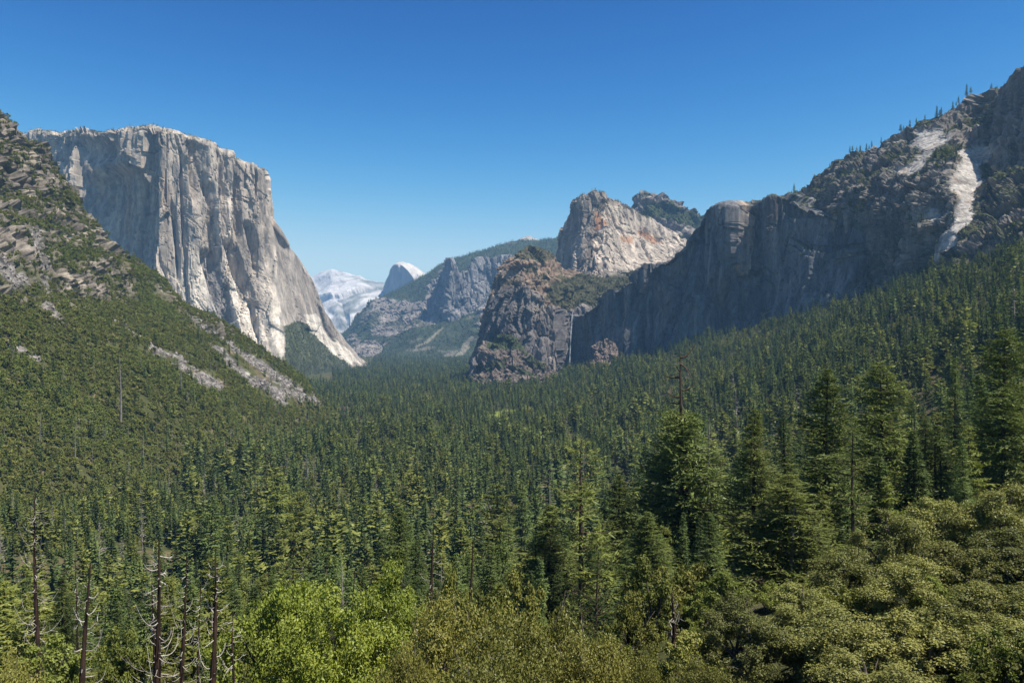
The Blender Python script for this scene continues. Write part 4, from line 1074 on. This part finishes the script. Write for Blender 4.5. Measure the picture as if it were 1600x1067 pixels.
add_brush(sheet_points(LH, LH.veg, 48000, 1), 3.5, 11.5, 0.12, 1.0, 1)
lowh = sstep(480, 640, LH.py + 0.1 * LH.px) * (1 - LH.tal)
add_con(sheet_points(LH, lowh + 0.02 * LH.veg, 1500, 2), 9, 24, 2, 0.14)
add_brush(sheet_points(RM, RM.veg * (RM.px > 1150), 11000, 3), 2, 7, 0.1, 1, 3)
add_con(sheet_points(RM, RM.veg * (RM.px > 1150) * sstep(0.0, 0.3, fbm(RM.p0, (120, 120, 120), 2, 5)), 900, 4), 7, 19, 4)
add_con(sheet_points(RM, inpoly(RM.px, RM.py, [(1315, 300), (1345, 285), (1362, 320), (1362, 350), (1320, 345)]).astype(float), 60, 5), 14, 26, 5, 0)
add_con(sheet_points(RM, inpoly(RM.px, RM.py, [(1452, 250), (1472, 236), (1492, 236), (1490, 268), (1455, 275)]).astype(float), 40, 6), 14, 24, 6, 0)
add_con(sheet_points(RM, inpoly(RM.px, RM.py, [(1420, 335), (1440, 330), (1470, 372), (1440, 375)]).astype(float), 30, 7), 12, 22, 7, 0)
add_brush(sheet_points(LT, LT.veg, 1600, 8), 2.5, 7, 0.2, 1, 8)
add_con(sheet_points(LT, LT.veg, 60, 9), 7, 15, 9)
lg = ((LT.n[:, 2] > 0.45) & (LT.py > 340) & (LT.py < 540)).astype(float) + 1e-6
add_brush(sheet_points(LT, lg, 500, 61), 2, 5, 0.1, 1, 61)
add_con(sheet_points(LT, lg, 90, 62), 6, 13, 62)
add_brush(sheet_points(LC, LC.veg, 4200, 10), 3, 8, 0.12, 1, 10)
add_con(sheet_points(LC, LC.veg, 90, 11), 7, 15, 11)
add_brush(sheet_points(SP, SP.veg, 700, 12), 3, 9, 0.1, 1, 12)
add_brush(sheet_points(MC, MC.veg, 2600, 13), 3, 9, 0.1, 1, 13)
add_con(sheet_points(MC, MC.veg * (MC.py < 350), 160, 14), 8, 16, 14)
add_brush(sheet_points(HC, HC.veg, 1500, 15), 4, 10, 0.15, 1, 15)
add_con(sheet_points(HC, HC.veg, 130, 16), 8, 16, 16)
add_brush(sheet_points(EC, EC.veg, 3500, 19), 4, 10, 0.1, 1, 19)
add_con(sheet_points(EC, EC.veg * (EC.py > 450), 350, 20), 9, 20, 20)
add_con(sheet_points(EC, ((EC.py < 262) & (EC.n[:, 2] > 0.6) & (EC.px < 420)).astype(float), 420, 21), 6, 16, 21)
add_con(sheet_points(RG, RG.veg * (RG.py < 572), 9500, 22), 14, 32, 22)
add_brush(sheet_points(RG, RG.veg, 3000, 23), 8, 18, 0.2, 1, 23)
# leafy understorey among the conifers of the right slope and along the valley trees
for (k, d0, d1, a, b, sd) in ((8500, 300, 2100, 850, 1680, 31), (7500, 220, 1700, -60, 900, 32)):
    p, q = forest_points(k, d0, d1, a, b, sd)
    m = fbm(q, (130, 130, 130), 3, 311) > -0.1
    add_brush(p[m], 4, 12, 0.5, 1.4, sd)
# fringe of broad bushes at the foot of the hill
fx = np.random.default_rng(88)
fr = np.stack([fx.uniform(-425, -285, 900), fx.uniform(480, 730, 900), np.zeros(900)], 1)
fr[:, 2] = ground_z(fr[:, 0], fr[:, 1])
add_brush(fr, 4, 11, 0.4, 1.2, 88)
add_con(fr[:130] + np.array([3.0, 2.0, 0]), 12, 26, 89, 0.1)
BP, BS, BI = np.concatenate(bp_), np.concatenate(bs_), np.concatenate(bi_)
mass('chaparral', BP, g.random(len(BP)) * 6.28, BS, BI, C_BSH, 'dense green brush covering the hill, ledges and gaps in the forest')

# loose blocks on the talus
def boulder(seed):
    g = np.random.default_rng(seed)
    a = np.array([(x, y, z) for x in (-1, 1) for y in (-1, 1) for z in (-1, 1)], float) * (0.7 + 0.6 * g.random((8, 3))) * 0.5
    return mesh_from('block', a, np.array([(0, 1, 3, 2), (4, 6, 7, 5), (0, 4, 5, 1), (2, 3, 7, 6), (0, 2, 6, 4), (1, 5, 7, 3)]), M_BLOCK)
M_BLOCK = bark_mat('talus_block', (0.12, 0.11, 0.10), (0.27, 0.245, 0.225), 1.5)
C_BLK = stock('block_stock', [boulder(k) for k in range(5)])
TP = sheet_points(LH, LH.tal, 5000, 41)
sc = 0.9 + 4.2 * g.random(len(TP)) ** 3
mass('talus', TP, g.random(len(TP)) * 6.28, np.stack([sc, sc, sc], 1), g.integers(0, 5, len(TP)), C_BLK, 'loose grey talus blocks in streaks down the brushy hill', tilt=g.normal(0, 0.5, (len(TP), 2)))

# ------------------------------------------------------------------ forest: the largest in view stand singly, the rest as one mass
near = []
for (k, d0, d1, a, b, sd) in ((210, 112, 215, -60, 720, 51), (60, 120, 215, 720, 1000, 52), (95, 125, 215, 1000, 1660, 53)):
    gg = np.random.default_rng(sd)
    d = np.sqrt(gg.random(k) * (d1 ** 2 - d0 ** 2) + d0 ** 2); px = a + gg.random(k) * (b - a); x = (px - CX) / F * d
    p = np.stack([x, d, ground_z(x, d)], 1); q = p.copy(); q[:, 2] = 0
    near.append(p[dirt_mask(q) < 0.3])
NP_ = np.concatenate(near); k = len(NP_)
nh = np.clip(g.normal(21, 5, k), 9, 32) * np.interp(NP_[:, 1], [110, 215], [0.72, 1.0])
nk = np.where(g.random(k) < 0.55, g.integers(0, 4, k), g.integers(4, 10, k))
nk = np.where(g.random(k) < 0.06 * (NP_[:, 0] < 0.1 * NP_[:, 1]), g.integers(10, 12, k), nk)
nw = nh / 30 * (1.0 + 0.45 * g.random(k))
AP = np.concatenate([NP_, FP]); AS = np.concatenate([np.stack([nw, nw, nh / 30], 1), FSCL]); AR = np.concatenate([g.random(k) * 6.28, FROT]); AI = np.concatenate([nk, FIDX])
apx, apy = to_px(AP + np.array([0, 0, 1.0]) * (AS[:, 2] * 30)[:, None])
inview = (apx > 6) & (apx < 1594) & (apy < 1040)
score = np.where(inview, AS[:, 2] * 30 / AP[:, 1], -1)
order = np.argsort(-score)
NSINGLE = 262
single = order[:NSINGLE]; rest = np.setdiff1d(np.arange(len(AP)), single)
CP, CH, CK = np.concatenate(cp_), np.concatenate(ch_), np.concatenate(ck_)
cw = CH / 30 * (0.9 + 0.4 * g.random(len(CH)))
mass('forest', np.concatenate([AP[rest], CP]), np.concatenate([AR[rest], g.random(len(CP)) * 6.28]), np.concatenate([AS[rest], np.stack([cw, cw, CH / 30], 1)]), np.concatenate([AI[rest], CK]), C_CON, 'dense dark green conifer forest filling the valley floor and the slopes')

MID = []
for k in range(3): MID.append(('fir', conifer(160 + k, 30, 4.3, nb=190, ntw=8, ntuft=2, base=0.08, shape=0.8, droop=0.45, tuft=1.1, irregular=0.25, aspect=0.30), M_FIR))
for k in range(3): MID.append(('pine', conifer(170 + k, 30, 4.8, nb=120, ntw=9, ntuft=2, base=0.2, shape=0.6, droop=0.2, tuft=1.15, irregular=0.45, aspect=0.32), M_PINE))
for k in range(2): MID.append(('cedar', conifer(180 + k, 30, 3.3, nb=170, ntw=7, ntuft=2, base=0.05, shape=0.55, droop=0.5, tuft=1.15, irregular=0.3, aspect=0.36), M_FIR))
for k in range(2): MID.append(('snag', conifer(190 + k, 30, 2.7, nb=80, ntw=5, ntuft=2, base=0.2, shape=0.7, droop=0.25, tuft=1.0, irregular=0.5, aspect=0.06), M_GREYTWIG))
MIDM = [(nm, mesh_from(nm + '_trunk', t[0][0], t[0][1], M_GREY if nm == 'snag' else M_BARK), mesh_from(nm + '_crown', t[1][0], t[1][1], ml)) for nm, t, ml in MID]
ZONES = [(150, 'behind the leftmost burnt snags'), (400, 'behind the charred snag row'), (680, 'beyond the bright green oaks'), (860, 'beyond the olive bushes'), (1040, 'beside the leaning sparse pine'), (1240, 'around the dead-topped conifer'), (1430, 'among the two tallest pines'), (1700, 'beyond the pale live oaks')]
ORD = 'first second third fourth fifth sixth seventh eighth ninth tenth eleventh twelfth thirteenth fourteenth fifteenth sixteenth seventeenth eighteenth nineteenth twentieth'.split()
def nth(k, n):
    if n == 1: return ''
    if k == 0: return ', leftmost of them'
    if k == n - 1: return ', rightmost of them'
    return ', ' + ('%s from left' % ORD[k] if k < 20 else '%s from right' % ORD[n - 1 - k])
def number_labels(items):
    """items (object, px): tells look-alikes of one label apart by their order across the photograph"""
    by = {}
    for o, px in items: by.setdefault(o['label'], []).append((px, o))
    for lab, l in by.items():
        l.sort(key=lambda q: q[0])
        for k, (px, o) in enumerate(l): o['label'] = lab + nth(k, len(l))
SPN = {'fir': 'dark green fir', 'pine': 'olive green pine', 'cedar': 'narrow green cedar', 'snag': 'grey dead conifer'}
def tree_of(name, trunk, crown, loc, rot, scl, label, cat, group=None, crown_name='crown'):
    e = link(name, None, loc=loc, label=label, cat=cat, group=group)
    e.rotation_euler = (0, 0, rot); e.scale = scl; e.empty_display_size = 0.5
    if trunk is not None: link('trunk', trunk, parent=e)
    if crown is not None: link(crown_name, crown, parent=e)
    return e
MAP = {0: 0, 1: 1, 2: 2, 3: 0, 4: 3, 5: 4, 6: 5, 7: 3, 8: 6, 9: 7, 10: 8, 11: 9}
numbered = []
for i in single:
    nm, tm, cm = MIDM[MAP[int(AI[i])]]
    h = AS[i, 2] * 30
    size = 'short' if h < 15 else ('mid-sized' if h < 23 else 'tall')
    pos = 'nearest rank' if AP[i, 1] < 170 else ('middle rank' if AP[i, 1] < 260 else 'deeper rank')
    place = next(z for lim, z in ZONES if apx[i] < lim)
    lab = '%s %s %s, %s' % (size, SPN[nm], place, pos)
    o = tree_of('dead_conifer' if nm == 'snag' else nm + '_tree', tm, cm, AP[i] - np.array([0, 0, 0.4]), AR[i], AS[i], lab, 'dead tree' if nm == 'snag' else 'conifer', group='%ss %s, %s' % (SPN[nm], place, pos))
    numbered.append((o, apx[i]))
number_labels(numbered)
print('T singles', time.time() - T0)

# lone trees along the skyline of the right mountainside
numbered = []
for k, (px, hp_) in enumerate([(1239, 14), (1294, 7), (1326, 11), (1330, 9), (1347, 9), (1353, 12), (1357, 7), (1362, 10), (1375, 10), (1405, 13), (1409, 8), (1424, 12), (1429, 9), (1443, 8), (1462, 18), (1466, 11), (1470, 14), (1489, 10), (1492, 7), (1499, 11), (1511, 18), (1519, 11), (1547, 9)]):
    p = skyline(RM, px); d = p[1]; h = hp_ / F * d * 1.05
    nm, tm, cm = MIDM[[0, 1, 6, 3, 7, 2][k % 6]]
    numbered.append((tree_of('ridge_' + nm, tm, cm, p - np.array([0, 0, 1.5]), k, (h / 30 * 1.2, h / 30 * 1.2, h / 30), 'small lone conifer on the skyline above the white slabs', 'ridge tree', 'lone trees on the skyline above the white slabs'), px))
number_labels(numbered)

# ------------------------------------------------------------------ tall conifers of the near slope
HERO = {
    'dead_top': (40, 5.6, conifer(301, 40, 6.2, nb=260, ntw=15, ntuft=4, base=0.24, shape=0.42, droop=0.12, tuft=0.85, irregular=0.5, dead_top=0.25, trunk_r=0.72, sides=8, limbs=True, aspect=0.26), M_NEAR),
    'dense_pine': (40, 5.4, conifer(302, 40, 5.6, nb=330, ntw=14, ntuft=4, base=0.14, shape=0.72, droop=0.15, tuft=0.85, irregular=0.4, sides=8, limbs=True, aspect=0.25), M_NEAR),
    'broad_pine': (40, 6.2, conifer(303, 40, 6.4, nb=290, ntw=15, ntuft=4, base=0.12, shape=0.58, droop=0.18, tuft=0.85, irregular=0.45, sides=8, limbs=True, aspect=0.25), M_NEAR),
    'dark_fir': (36, 4.4, conifer(304, 36, 4.6, nb=330, ntw=12, ntuft=4, base=0.05, shape=0.8, droop=0.4, tuft=0.85, irregular=0.3, sides=8, limbs=True, aspect=0.26), M_FIR),
    'sparse_pine': (30, 4.6, conifer(305, 30, 4.8, nb=80, ntw=14, ntuft=4, base=0.2, shape=0.5, droop=0.05, tuft=0.85, irregular=0.6, sides=8, limbs=True, aspect=0.22, gap=0.5), M_NEAR),
    'young_pine': (12, 3.0, conifer(306, 12, 3.0, nb=90, ntw=9, ntuft=5, base=0.05, shape=0.7, droop=-0.1, tuft=0.85, irregular=0.25, sides=6, limbs=True, aspect=0.10, upturn=0.35), M_FIR),
}
HM = {k: (h, r, mesh_from(k + '_trunk', t[0][0], t[0][1], M_BARK), mesh_from(k + '_crown', t[1][0], t[1][1], ml)) for k, (h, r, t, ml) in HERO.items()}
def hero(kind, px, top, d, wpx, label, rot=0.0, name=None, cat='conifer'):
    h0, r0, tm, cm = HM[kind]
    x = (px - CX) / F * d; z = float(ground_z(np.array([x]), np.array([d]))[0]) - 0.5
    zt = CZ + (CY - top) / F * d
    s = 1.25 * wpx / F * d / 2 / r0
    return tree_of(name or {'dark_fir': 'fir_tree'}.get(kind, 'pine_tree'), tm, cm, (x, d, z), rot, (s, s, (zt - z) / h0), label, cat)
hero('dead_top', 1062, 546, 165, 90, 'tall conifer with a bare dead spike top rising above the valley forest', 0.4)
hero('dense_pine', 1180, 640, 150, 84, 'full green pine right of the tall dead-topped conifer', 1.2)
hero('dense_pine', 1293, 577, 138, 104, 'tall dark-trunked pine, left one of the two tallest together', 2.6)
hero('broad_pine', 1376, 566, 158, 104, 'tall broad yellowish pine, right one of the two tallest together', 0.2)
hero('sparse_pine', 1334, 660, 120, 66, 'slim open pine between the two tallest pines', 0.9)
hero('dark_fir', 1228, 648, 185, 60, 'dark fir squeezed between the full pine and the tall dark-trunked pine', 0.5)
hero('broad_pine', 1570, 512, 150, 92, 'tallest pine at the edge above the pale live oaks', 3.3)
hero('dark_fir', 1533, 585, 175, 60, 'dark fir just left of the tallest pine at the edge', 1.0)
hero('dark_fir', 1600, 560, 165, 66, 'dark fir cut off by the picture edge beside the tallest pine', 2.0)
hero('broad_pine', 1224, 738, 88, 118, 'ragged pine with pale bare limbs in front of the full green pine', 1.9)
hero('young_pine', 932, 862, 78, 82, 'young pine with long bristly needles behind the olive bush', 0.3)
hero('sparse_pine', 908, 690, 140, 100, 'leaning thin-crowned pine with a visible brown trunk', 2.2)
hero('dense_pine', 968, 742, 165, 76, 'yellow-green pine between the thin-crowned pine and the dead-topped conifer', 2.9)
hero('dense_pine', 860, 790, 150, 92, 'dark bushy pine left of the thin-crowned pine', 1.5)
hero('dense_pine', 624, 792, 180, 68, 'light green pyramid pine above the smaller bright oak', 0.7)
hero('dark_fir', 100, 896, 102, 60, 'very dark fir between the first two burnt snags', 0.2)
hero('dense_pine', 1447, 655, 190, 58, 'yellow-green pine in the gap right of the two tallest pines', 2.4)
hero('dark_fir', 1490, 560, 230, 50, 'slender dark fir standing well behind the pale live oaks', 2.4)
hero('dense_pine', 1012, 800, 120, 84, 'mid green pine left of the foot of the dead-topped conifer', 2.2)
hero('dark_fir', 1110, 800, 112, 70, 'dark young fir right of the foot of the dead-topped conifer', 1.1)
hero('sparse_pine', 460, 822, 200, 60, 'thin dark pine rising above the bright green oak', 1.7)
hero('dark_fir', 1505, 690, 125, 40, 'small dark pointed fir among the pale live oaks', 0.9)
print('T hero', time.time() - T0)

# ------------------------------------------------------------------ burnt snags with bleached curling branches
def snag(px, top, d, wpx, label, seed, nbr=26, brlen=2.6, lean=0.0, grey=False, low=0.05, name='burnt_snag'):
    g = np.random.default_rng(seed)
    x = (px - CX) / F * d; z = float(ground_z(np.array([x]), np.array([d]))[0]) - 0.5
    zt = CZ + (CY - top) / F * d; h = zt - z; r = wpx / F * d / 2
    e = link(name, None, loc=(x, d, z), label=label, cat='dead tree')
    t = np.linspace(0, 1, 22)
    pth = np.stack([lean * h * (t - 0.6) + 0.10 * np.sin(t * 5 + seed), 0.15 * np.sin(t * 4 + seed * 2), t * h], 1)
    rad = r * (1.15 - 1.05 * t ** 0.9) * (1 + 0.10 * g.normal(0, 1, 22)) + 0.015
    v, f = tube(pth, np.maximum(rad, 0.015), 9)
    link('trunk', mesh_from('snag_trunk', v, f, M_GREY if grey else M_CHAR), parent=e)
    vis0 = max(low, 1 - (1120 - top) / F * d / h)
    nbr = int(nbr * 1.6)
    for k in range(nbr):
        tt = vis0 + (0.93 - vis0) * ((k + g.random()) / nbr)
        a = g.random() * 6.2832; l = brlen * (1.15 - 0.85 * tt) * (0.35 + 0.9 * g.random())
        s = np.linspace(0, 1, 9)
        curl = g.normal(0.15, 0.9)
        az = a + curl * s ** 1.5
        dz = -0.35 * l * s + (0.75 + 0.5 * g.normal()) * l * s ** 2.6
        p = np.stack([np.cumsum(np.cos(az)) / 9 * l, np.cumsum(np.sin(az)) / 9 * l, dz], 1)
        p += np.array([np.interp(tt, t, pth[:, 0]), np.interp(tt, t, pth[:, 1]), tt * h]) - p[0]
        parts = [tube(p, (0.026 * (1 - s) + 0.012) * (0.7 + 0.6 * g.random()), 4)]
        for q in range(g.integers(0, 4)):
            b = p[g.integers(3, 8)]; l2 = l * 0.35 * g.random() + 0.2; ss = np.linspace(0, 1, 5)[:, None]
            d2 = unit(np.array([math.cos(a + g.normal(0, 1)), math.sin(a + g.normal(0, 1)), g.normal(0, 0.6)]))
            p2 = b + d2 * l2 * ss + np.array([0, 0, 0.35 * l2]) * ss ** 2 * g.normal(0.3, 1)
            parts.append(tube(p2, 0.018 * (1 - ss[:, 0]) + 0.008, 3))
        v, f = join(parts)
        link('branch', mesh_from('snag_branch', v, f, M_GREY if (grey or g.random() < 0.25) else M_BONE), parent=e)
    return e
snag(57, 762, 92, 9, 'leftmost tall burnt snag with many white curling branches', 1, 46, 3.4, -0.01)
snag(133, 880, 52, 13, 'thick charred snag leaning slightly, second from the picture edge', 2, 18, 2.0, 0.035)
snag(247, 838, 56, 13, 'thick reddish black snag with wide drooping branches in front of the bare clearing', 3, 34, 2.9)
snag(239, 905, 60, 8, 'thin charred snag pressed against the thick reddish black snag', 31, 8, 1.5)
snag(288, 866, 84, 8, 'thin black snag leaning just right of the bare clearing', 4, 26, 3.0, 0.035)
snag(334, 858, 58, 12, 'straight charred snag with sparse curled branches left of the bright oak', 5, 22, 2.6, 0.02)
snag(119, 870, 96, 4, 'pole-thin dead trunk beside the very dark fir', 6, 14, 1.8, 0)
snag(366, 955, 62, 5, 'short thin dead stem at the edge of the bright oak', 7, 14, 1.6)
snag(312, 900, 72, 4, 'slim dead sapling between two charred snags', 71, 16, 1.8, 0.01)
snag(675, 818, 112, 9, 'burnt snag with hooked branches between the bright oak and the olive bush', 8, 16, 3.2, 0.02)
snag(690, 865, 114, 4, 'small grey dead stem right of the hooked-branch snag', 81, 12, 2.2, 0, True)
snag(736, 843, 112, 8, 'bare burnt pole with a pointed top above the olive bush', 9, 5, 0.9, 0.02)
snag(548, 880, 100, 5, 'short dark dead stick rising behind the bright oak', 10, 5, 1.2, 0.08)
snag(858, 742, 185, 7, 'bleached dead tree with long white branches in front of the dark forest', 11, 30, 4.6, 0.01, True)
snag(1052, 925, 68, 9, 'broken dead trunk with pale stubs below the dead-topped conifer', 12, 16, 1.5)
snag(1429, 655, 145, 6, 'brown dead pole between the tallest pines and the pale oaks', 13, 18, 1.6, 0.0)
snag(1108, 652, 178, 7, 'tangled grey dead tree right of the dead-topped conifer', 14, 60, 4.6, 0.0, True)
snag(1240, 760, 86, 5, 'pale broken limb-covered stem in the ragged pine', 15, 20, 2.4, 0.03, True)
for k, (px, top, d, lab) in enumerate([(190, 548, 900, 'tall grey snag standing high on the brushy hill'), (284, 556, 930, 'small grey snag on the brushy hill beside the grey talus'), (62, 640, 720, 'grey snag at the foot of the brushy hill near the picture edge'), (118, 655, 700, 'grey snag in the bushes below the brushy hill'), (224, 665, 760, 'slim grey snag in the trees under the talus streaks')]):
    h = (660 - top if k == 0 else 60) / F * d
    P_ = LH.p; qx, qy = to_px(P_)
    i = int(np.argmin((qx - px) ** 2 + (qy - (top + h / d * F)) ** 2))
    nm, tm, cm = MIDM[8 + k % 2]
    tree_of('grey_snag', tm, cm, P_[i], k, (h / 30 * 1.15, h / 30 * 1.15, h / 30), lab, 'dead tree')

# ------------------------------------------------------------------ oaks and bushes of the near slope
BL = {
    'bright_oak': (12, 11, [broadleaf(401 + k, 12, 11, 95, 24000, 0.14, low=0.16) for k in range(2)], M_OAK),
    'olive_bush': (10, 6.5, [broadleaf(411 + k, 10, 6.5, 140, 38000, 0.085, low=0.1) for k in range(3)], M_OLIVE),
    'live_oak': (8, 8, [broadleaf(421 + k, 8, 8, 95, 30000, 0.095, low=0.08) for k in range(3)], M_LIVE),
    'grey_bush': (5, 4, [broadleaf(431 + k, 5, 4, 40, 9000, 0.10, low=0.05) for k in range(3)], M_BRUSH),
    'fresh_bush': (5, 4.5, [broadleaf(441 + k, 5, 4.5, 40, 9000, 0.10, low=0.05) for k in range(2)], M_BRUSHG),
}
BM = {k: (w, h, [(mesh_from(k + '_trunk', a[0][0], a[0][1], M_OAKBARK), mesh_from(k + '_crown', a[1][0], a[1][1], ml)) for a in lst]) for k, (w, h, lst, ml) in BL.items()}
def leafy(kind, px, top, d, wpx, label, var=0, rot=0.0, cat=None, group=None):
    w0, h0, ms = BM[kind]; tm, cm = ms[var % len(ms)]
    x = (px - CX) / F * d; z = float(ground_z(np.array([x]), np.array([d]))[0]) - 0.3
    zt = CZ + (CY - top) / F * d; s = wpx / F * d / w0
    hh = max((zt - z) / h0, 0.55 * s)
    nm = {'bright_oak': 'oak_tree', 'live_oak': 'live_oak_tree'}.get(kind, kind)
    return tree_of(nm, tm, cm, (x, d, z), rot, (s, s, hh), label, cat or ('tree' if 'oak' in kind else 'bush'), group)
leafy('bright_oak', 452, 878, 66, 190, 'large bright green oak right of the burnt snags', 0, 0.4)
leafy('bright_oak', 538, 925, 54, 190, 'lower bright green oak overlapping the large one in front', 1, 2.1)
leafy('bright_oak', 610, 882, 80, 150, 'smaller bright green oak rising behind the olive bush', 1, 4.0)
leafy('olive_bush', 722, 936, 46, 235, 'broad olive bush filling the bottom centre', 0, 0.3)
leafy('olive_bush', 820, 955, 42, 240, 'olive bush right of the broad one at the bottom', 1, 1.3)
leafy('olive_bush', 920, 990, 38, 190, 'low olive bush under the young pine', 2, 2.3)
leafy('olive_bush', 640, 1012, 38, 150, 'low olive bush in front of the bright oaks', 2, 4.1)
leafy('olive_bush', 770, 1015, 33, 260, 'olive bush lowest in the picture centre', 1, 5.0)
leafy('grey_bush', 760, 898, 84, 110, 'grey-green bush behind the olive bush by the pointed burnt pole', 0, 1.0)
leafy('grey_bush', 815, 905, 88, 90, 'grey-green bush left of the dark bushy pine', 1, 2.0)
leafy('grey_bush', 712, 900, 92, 70, 'small grey-green bush by the hooked-branch snag', 2, 2.0)
leafy('olive_bush', 25, 1030, 40, 170, 'yellow-green bush in the lower left corner', 0, 3.0)
leafy('fresh_bush', 405, 950, 82, 90, 'soft green young tree left of the large bright oak', 0, 1.0, 'tree')
leafy('fresh_bush', 350, 985, 74, 90, 'soft green bush between charred snag and bright oak', 1, 1.7)
leafy('fresh_bush', 190, 985, 78, 90, 'soft green bush between the leaning and the reddish snag', 0, 2.7)
leafy('fresh_bush', 70, 1000, 84, 110, 'soft green bush behind the leftmost burnt snag', 1, 0.7)
for k, (px, top, d, w, lab) in enumerate([
    (1560, 762, 88, 150, 'pale live oak under the tallest pine at the edge'), (1470, 778, 92, 150, 'pale live oak highest of the clump below the brown dead pole'),
    (1400, 800, 84, 130, 'pale live oak below the broad yellowish pine'), (1330, 858, 70, 140, 'dark-hearted live oak below the slim open pine'),
    (1600, 830, 70, 170, 'live oak running out of the picture at mid right'), (1500, 850, 66, 170, 'rounded live oak in the middle of the oak clump'),
    (1420, 880, 60, 150, 'live oak with a dark hollow under its crown'), (1255, 915, 62, 130, 'live oak below the ragged pine'),
    (1185, 965, 48, 150, 'small-leaved live oak right of the broken dead trunk'), (1310, 955, 46, 180, 'low live oak in front of the dark-hearted one'),
    (1440, 965, 42, 210, 'low live oak at the bottom under the oak clump'), (1560, 930, 50, 190, 'live oak in the lower right corner, upper of two'),
    (1590, 1010, 38, 200, 'live oak in the lower right corner, lower of two'), (1370, 1030, 34, 200, 'live oak cut by the bottom edge below the low oaks')]):
    leafy('live_oak', px, top, d, w, lab, k, k * 1.1)
leafy('grey_bush', 1070, 868, 92, 110, 'greyish bush at the foot of the dead-topped conifer', 0, 0.5)
leafy('grey_bush', 1020, 880, 84, 100, 'greyish bush beside the young pine', 1, 1.5)
leafy('fresh_bush', 1140, 900, 78, 90, 'soft green bush right of the dead-topped conifer foot', 1, 2.5)
leafy('grey_bush', 985, 930, 66, 90, 'dull green bush left of the broken dead trunk', 2, 3.5)
leafy('live_oak', 1150, 928, 60, 120, 'live oak between the broken dead trunk and the ragged pine', 1, 0.9)
leafy('olive_bush', 1100, 1030, 36, 140, 'small yellowish bush at the bottom below the broken dead trunk', 2, 0.9)
leafy('olive_bush', 1010, 1020, 40, 110, 'small olive bush left of the yellowish one at the bottom', 0, 1.9)
# scrub between them
gg = np.random.default_rng(66)
numbered = []
for k in range(120):
    d = math.sqrt(30 ** 2 + gg.random() * (135 ** 2 - 30 ** 2)); px = -20 + gg.random() * 1640
    x = (px - CX) / F * d; z = float(ground_z(np.array([x]), np.array([d]))[0])
    top = CY - (z + 2.0 + 2.2 * gg.random() - CZ) / d * F
    if top > 1062: continue
    kd = 'fresh_bush' if gg.random() < 0.35 else 'grey_bush'
    zn = next(q for lim, q in ZONES if px < lim)
    o = leafy(kd, px, top, d, (3.2 + 2.6 * gg.random()) / d * F, 'low %s scrub bush %s, %s' % ('fresh green' if kd[0] == 'f' else 'dull green', zn.replace('beyond', 'near').replace('behind', 'around'), 'nearer' if d < 75 else 'farther'), k, k * 0.7, group='%s scrub bushes %s' % ('fresh' if kd[0] == 'f' else 'dull', zn.replace('beyond', 'near').replace('behind', 'around')))
    numbered.append((o, px))
number_labels(numbered)
print('T all', time.time() - T0)
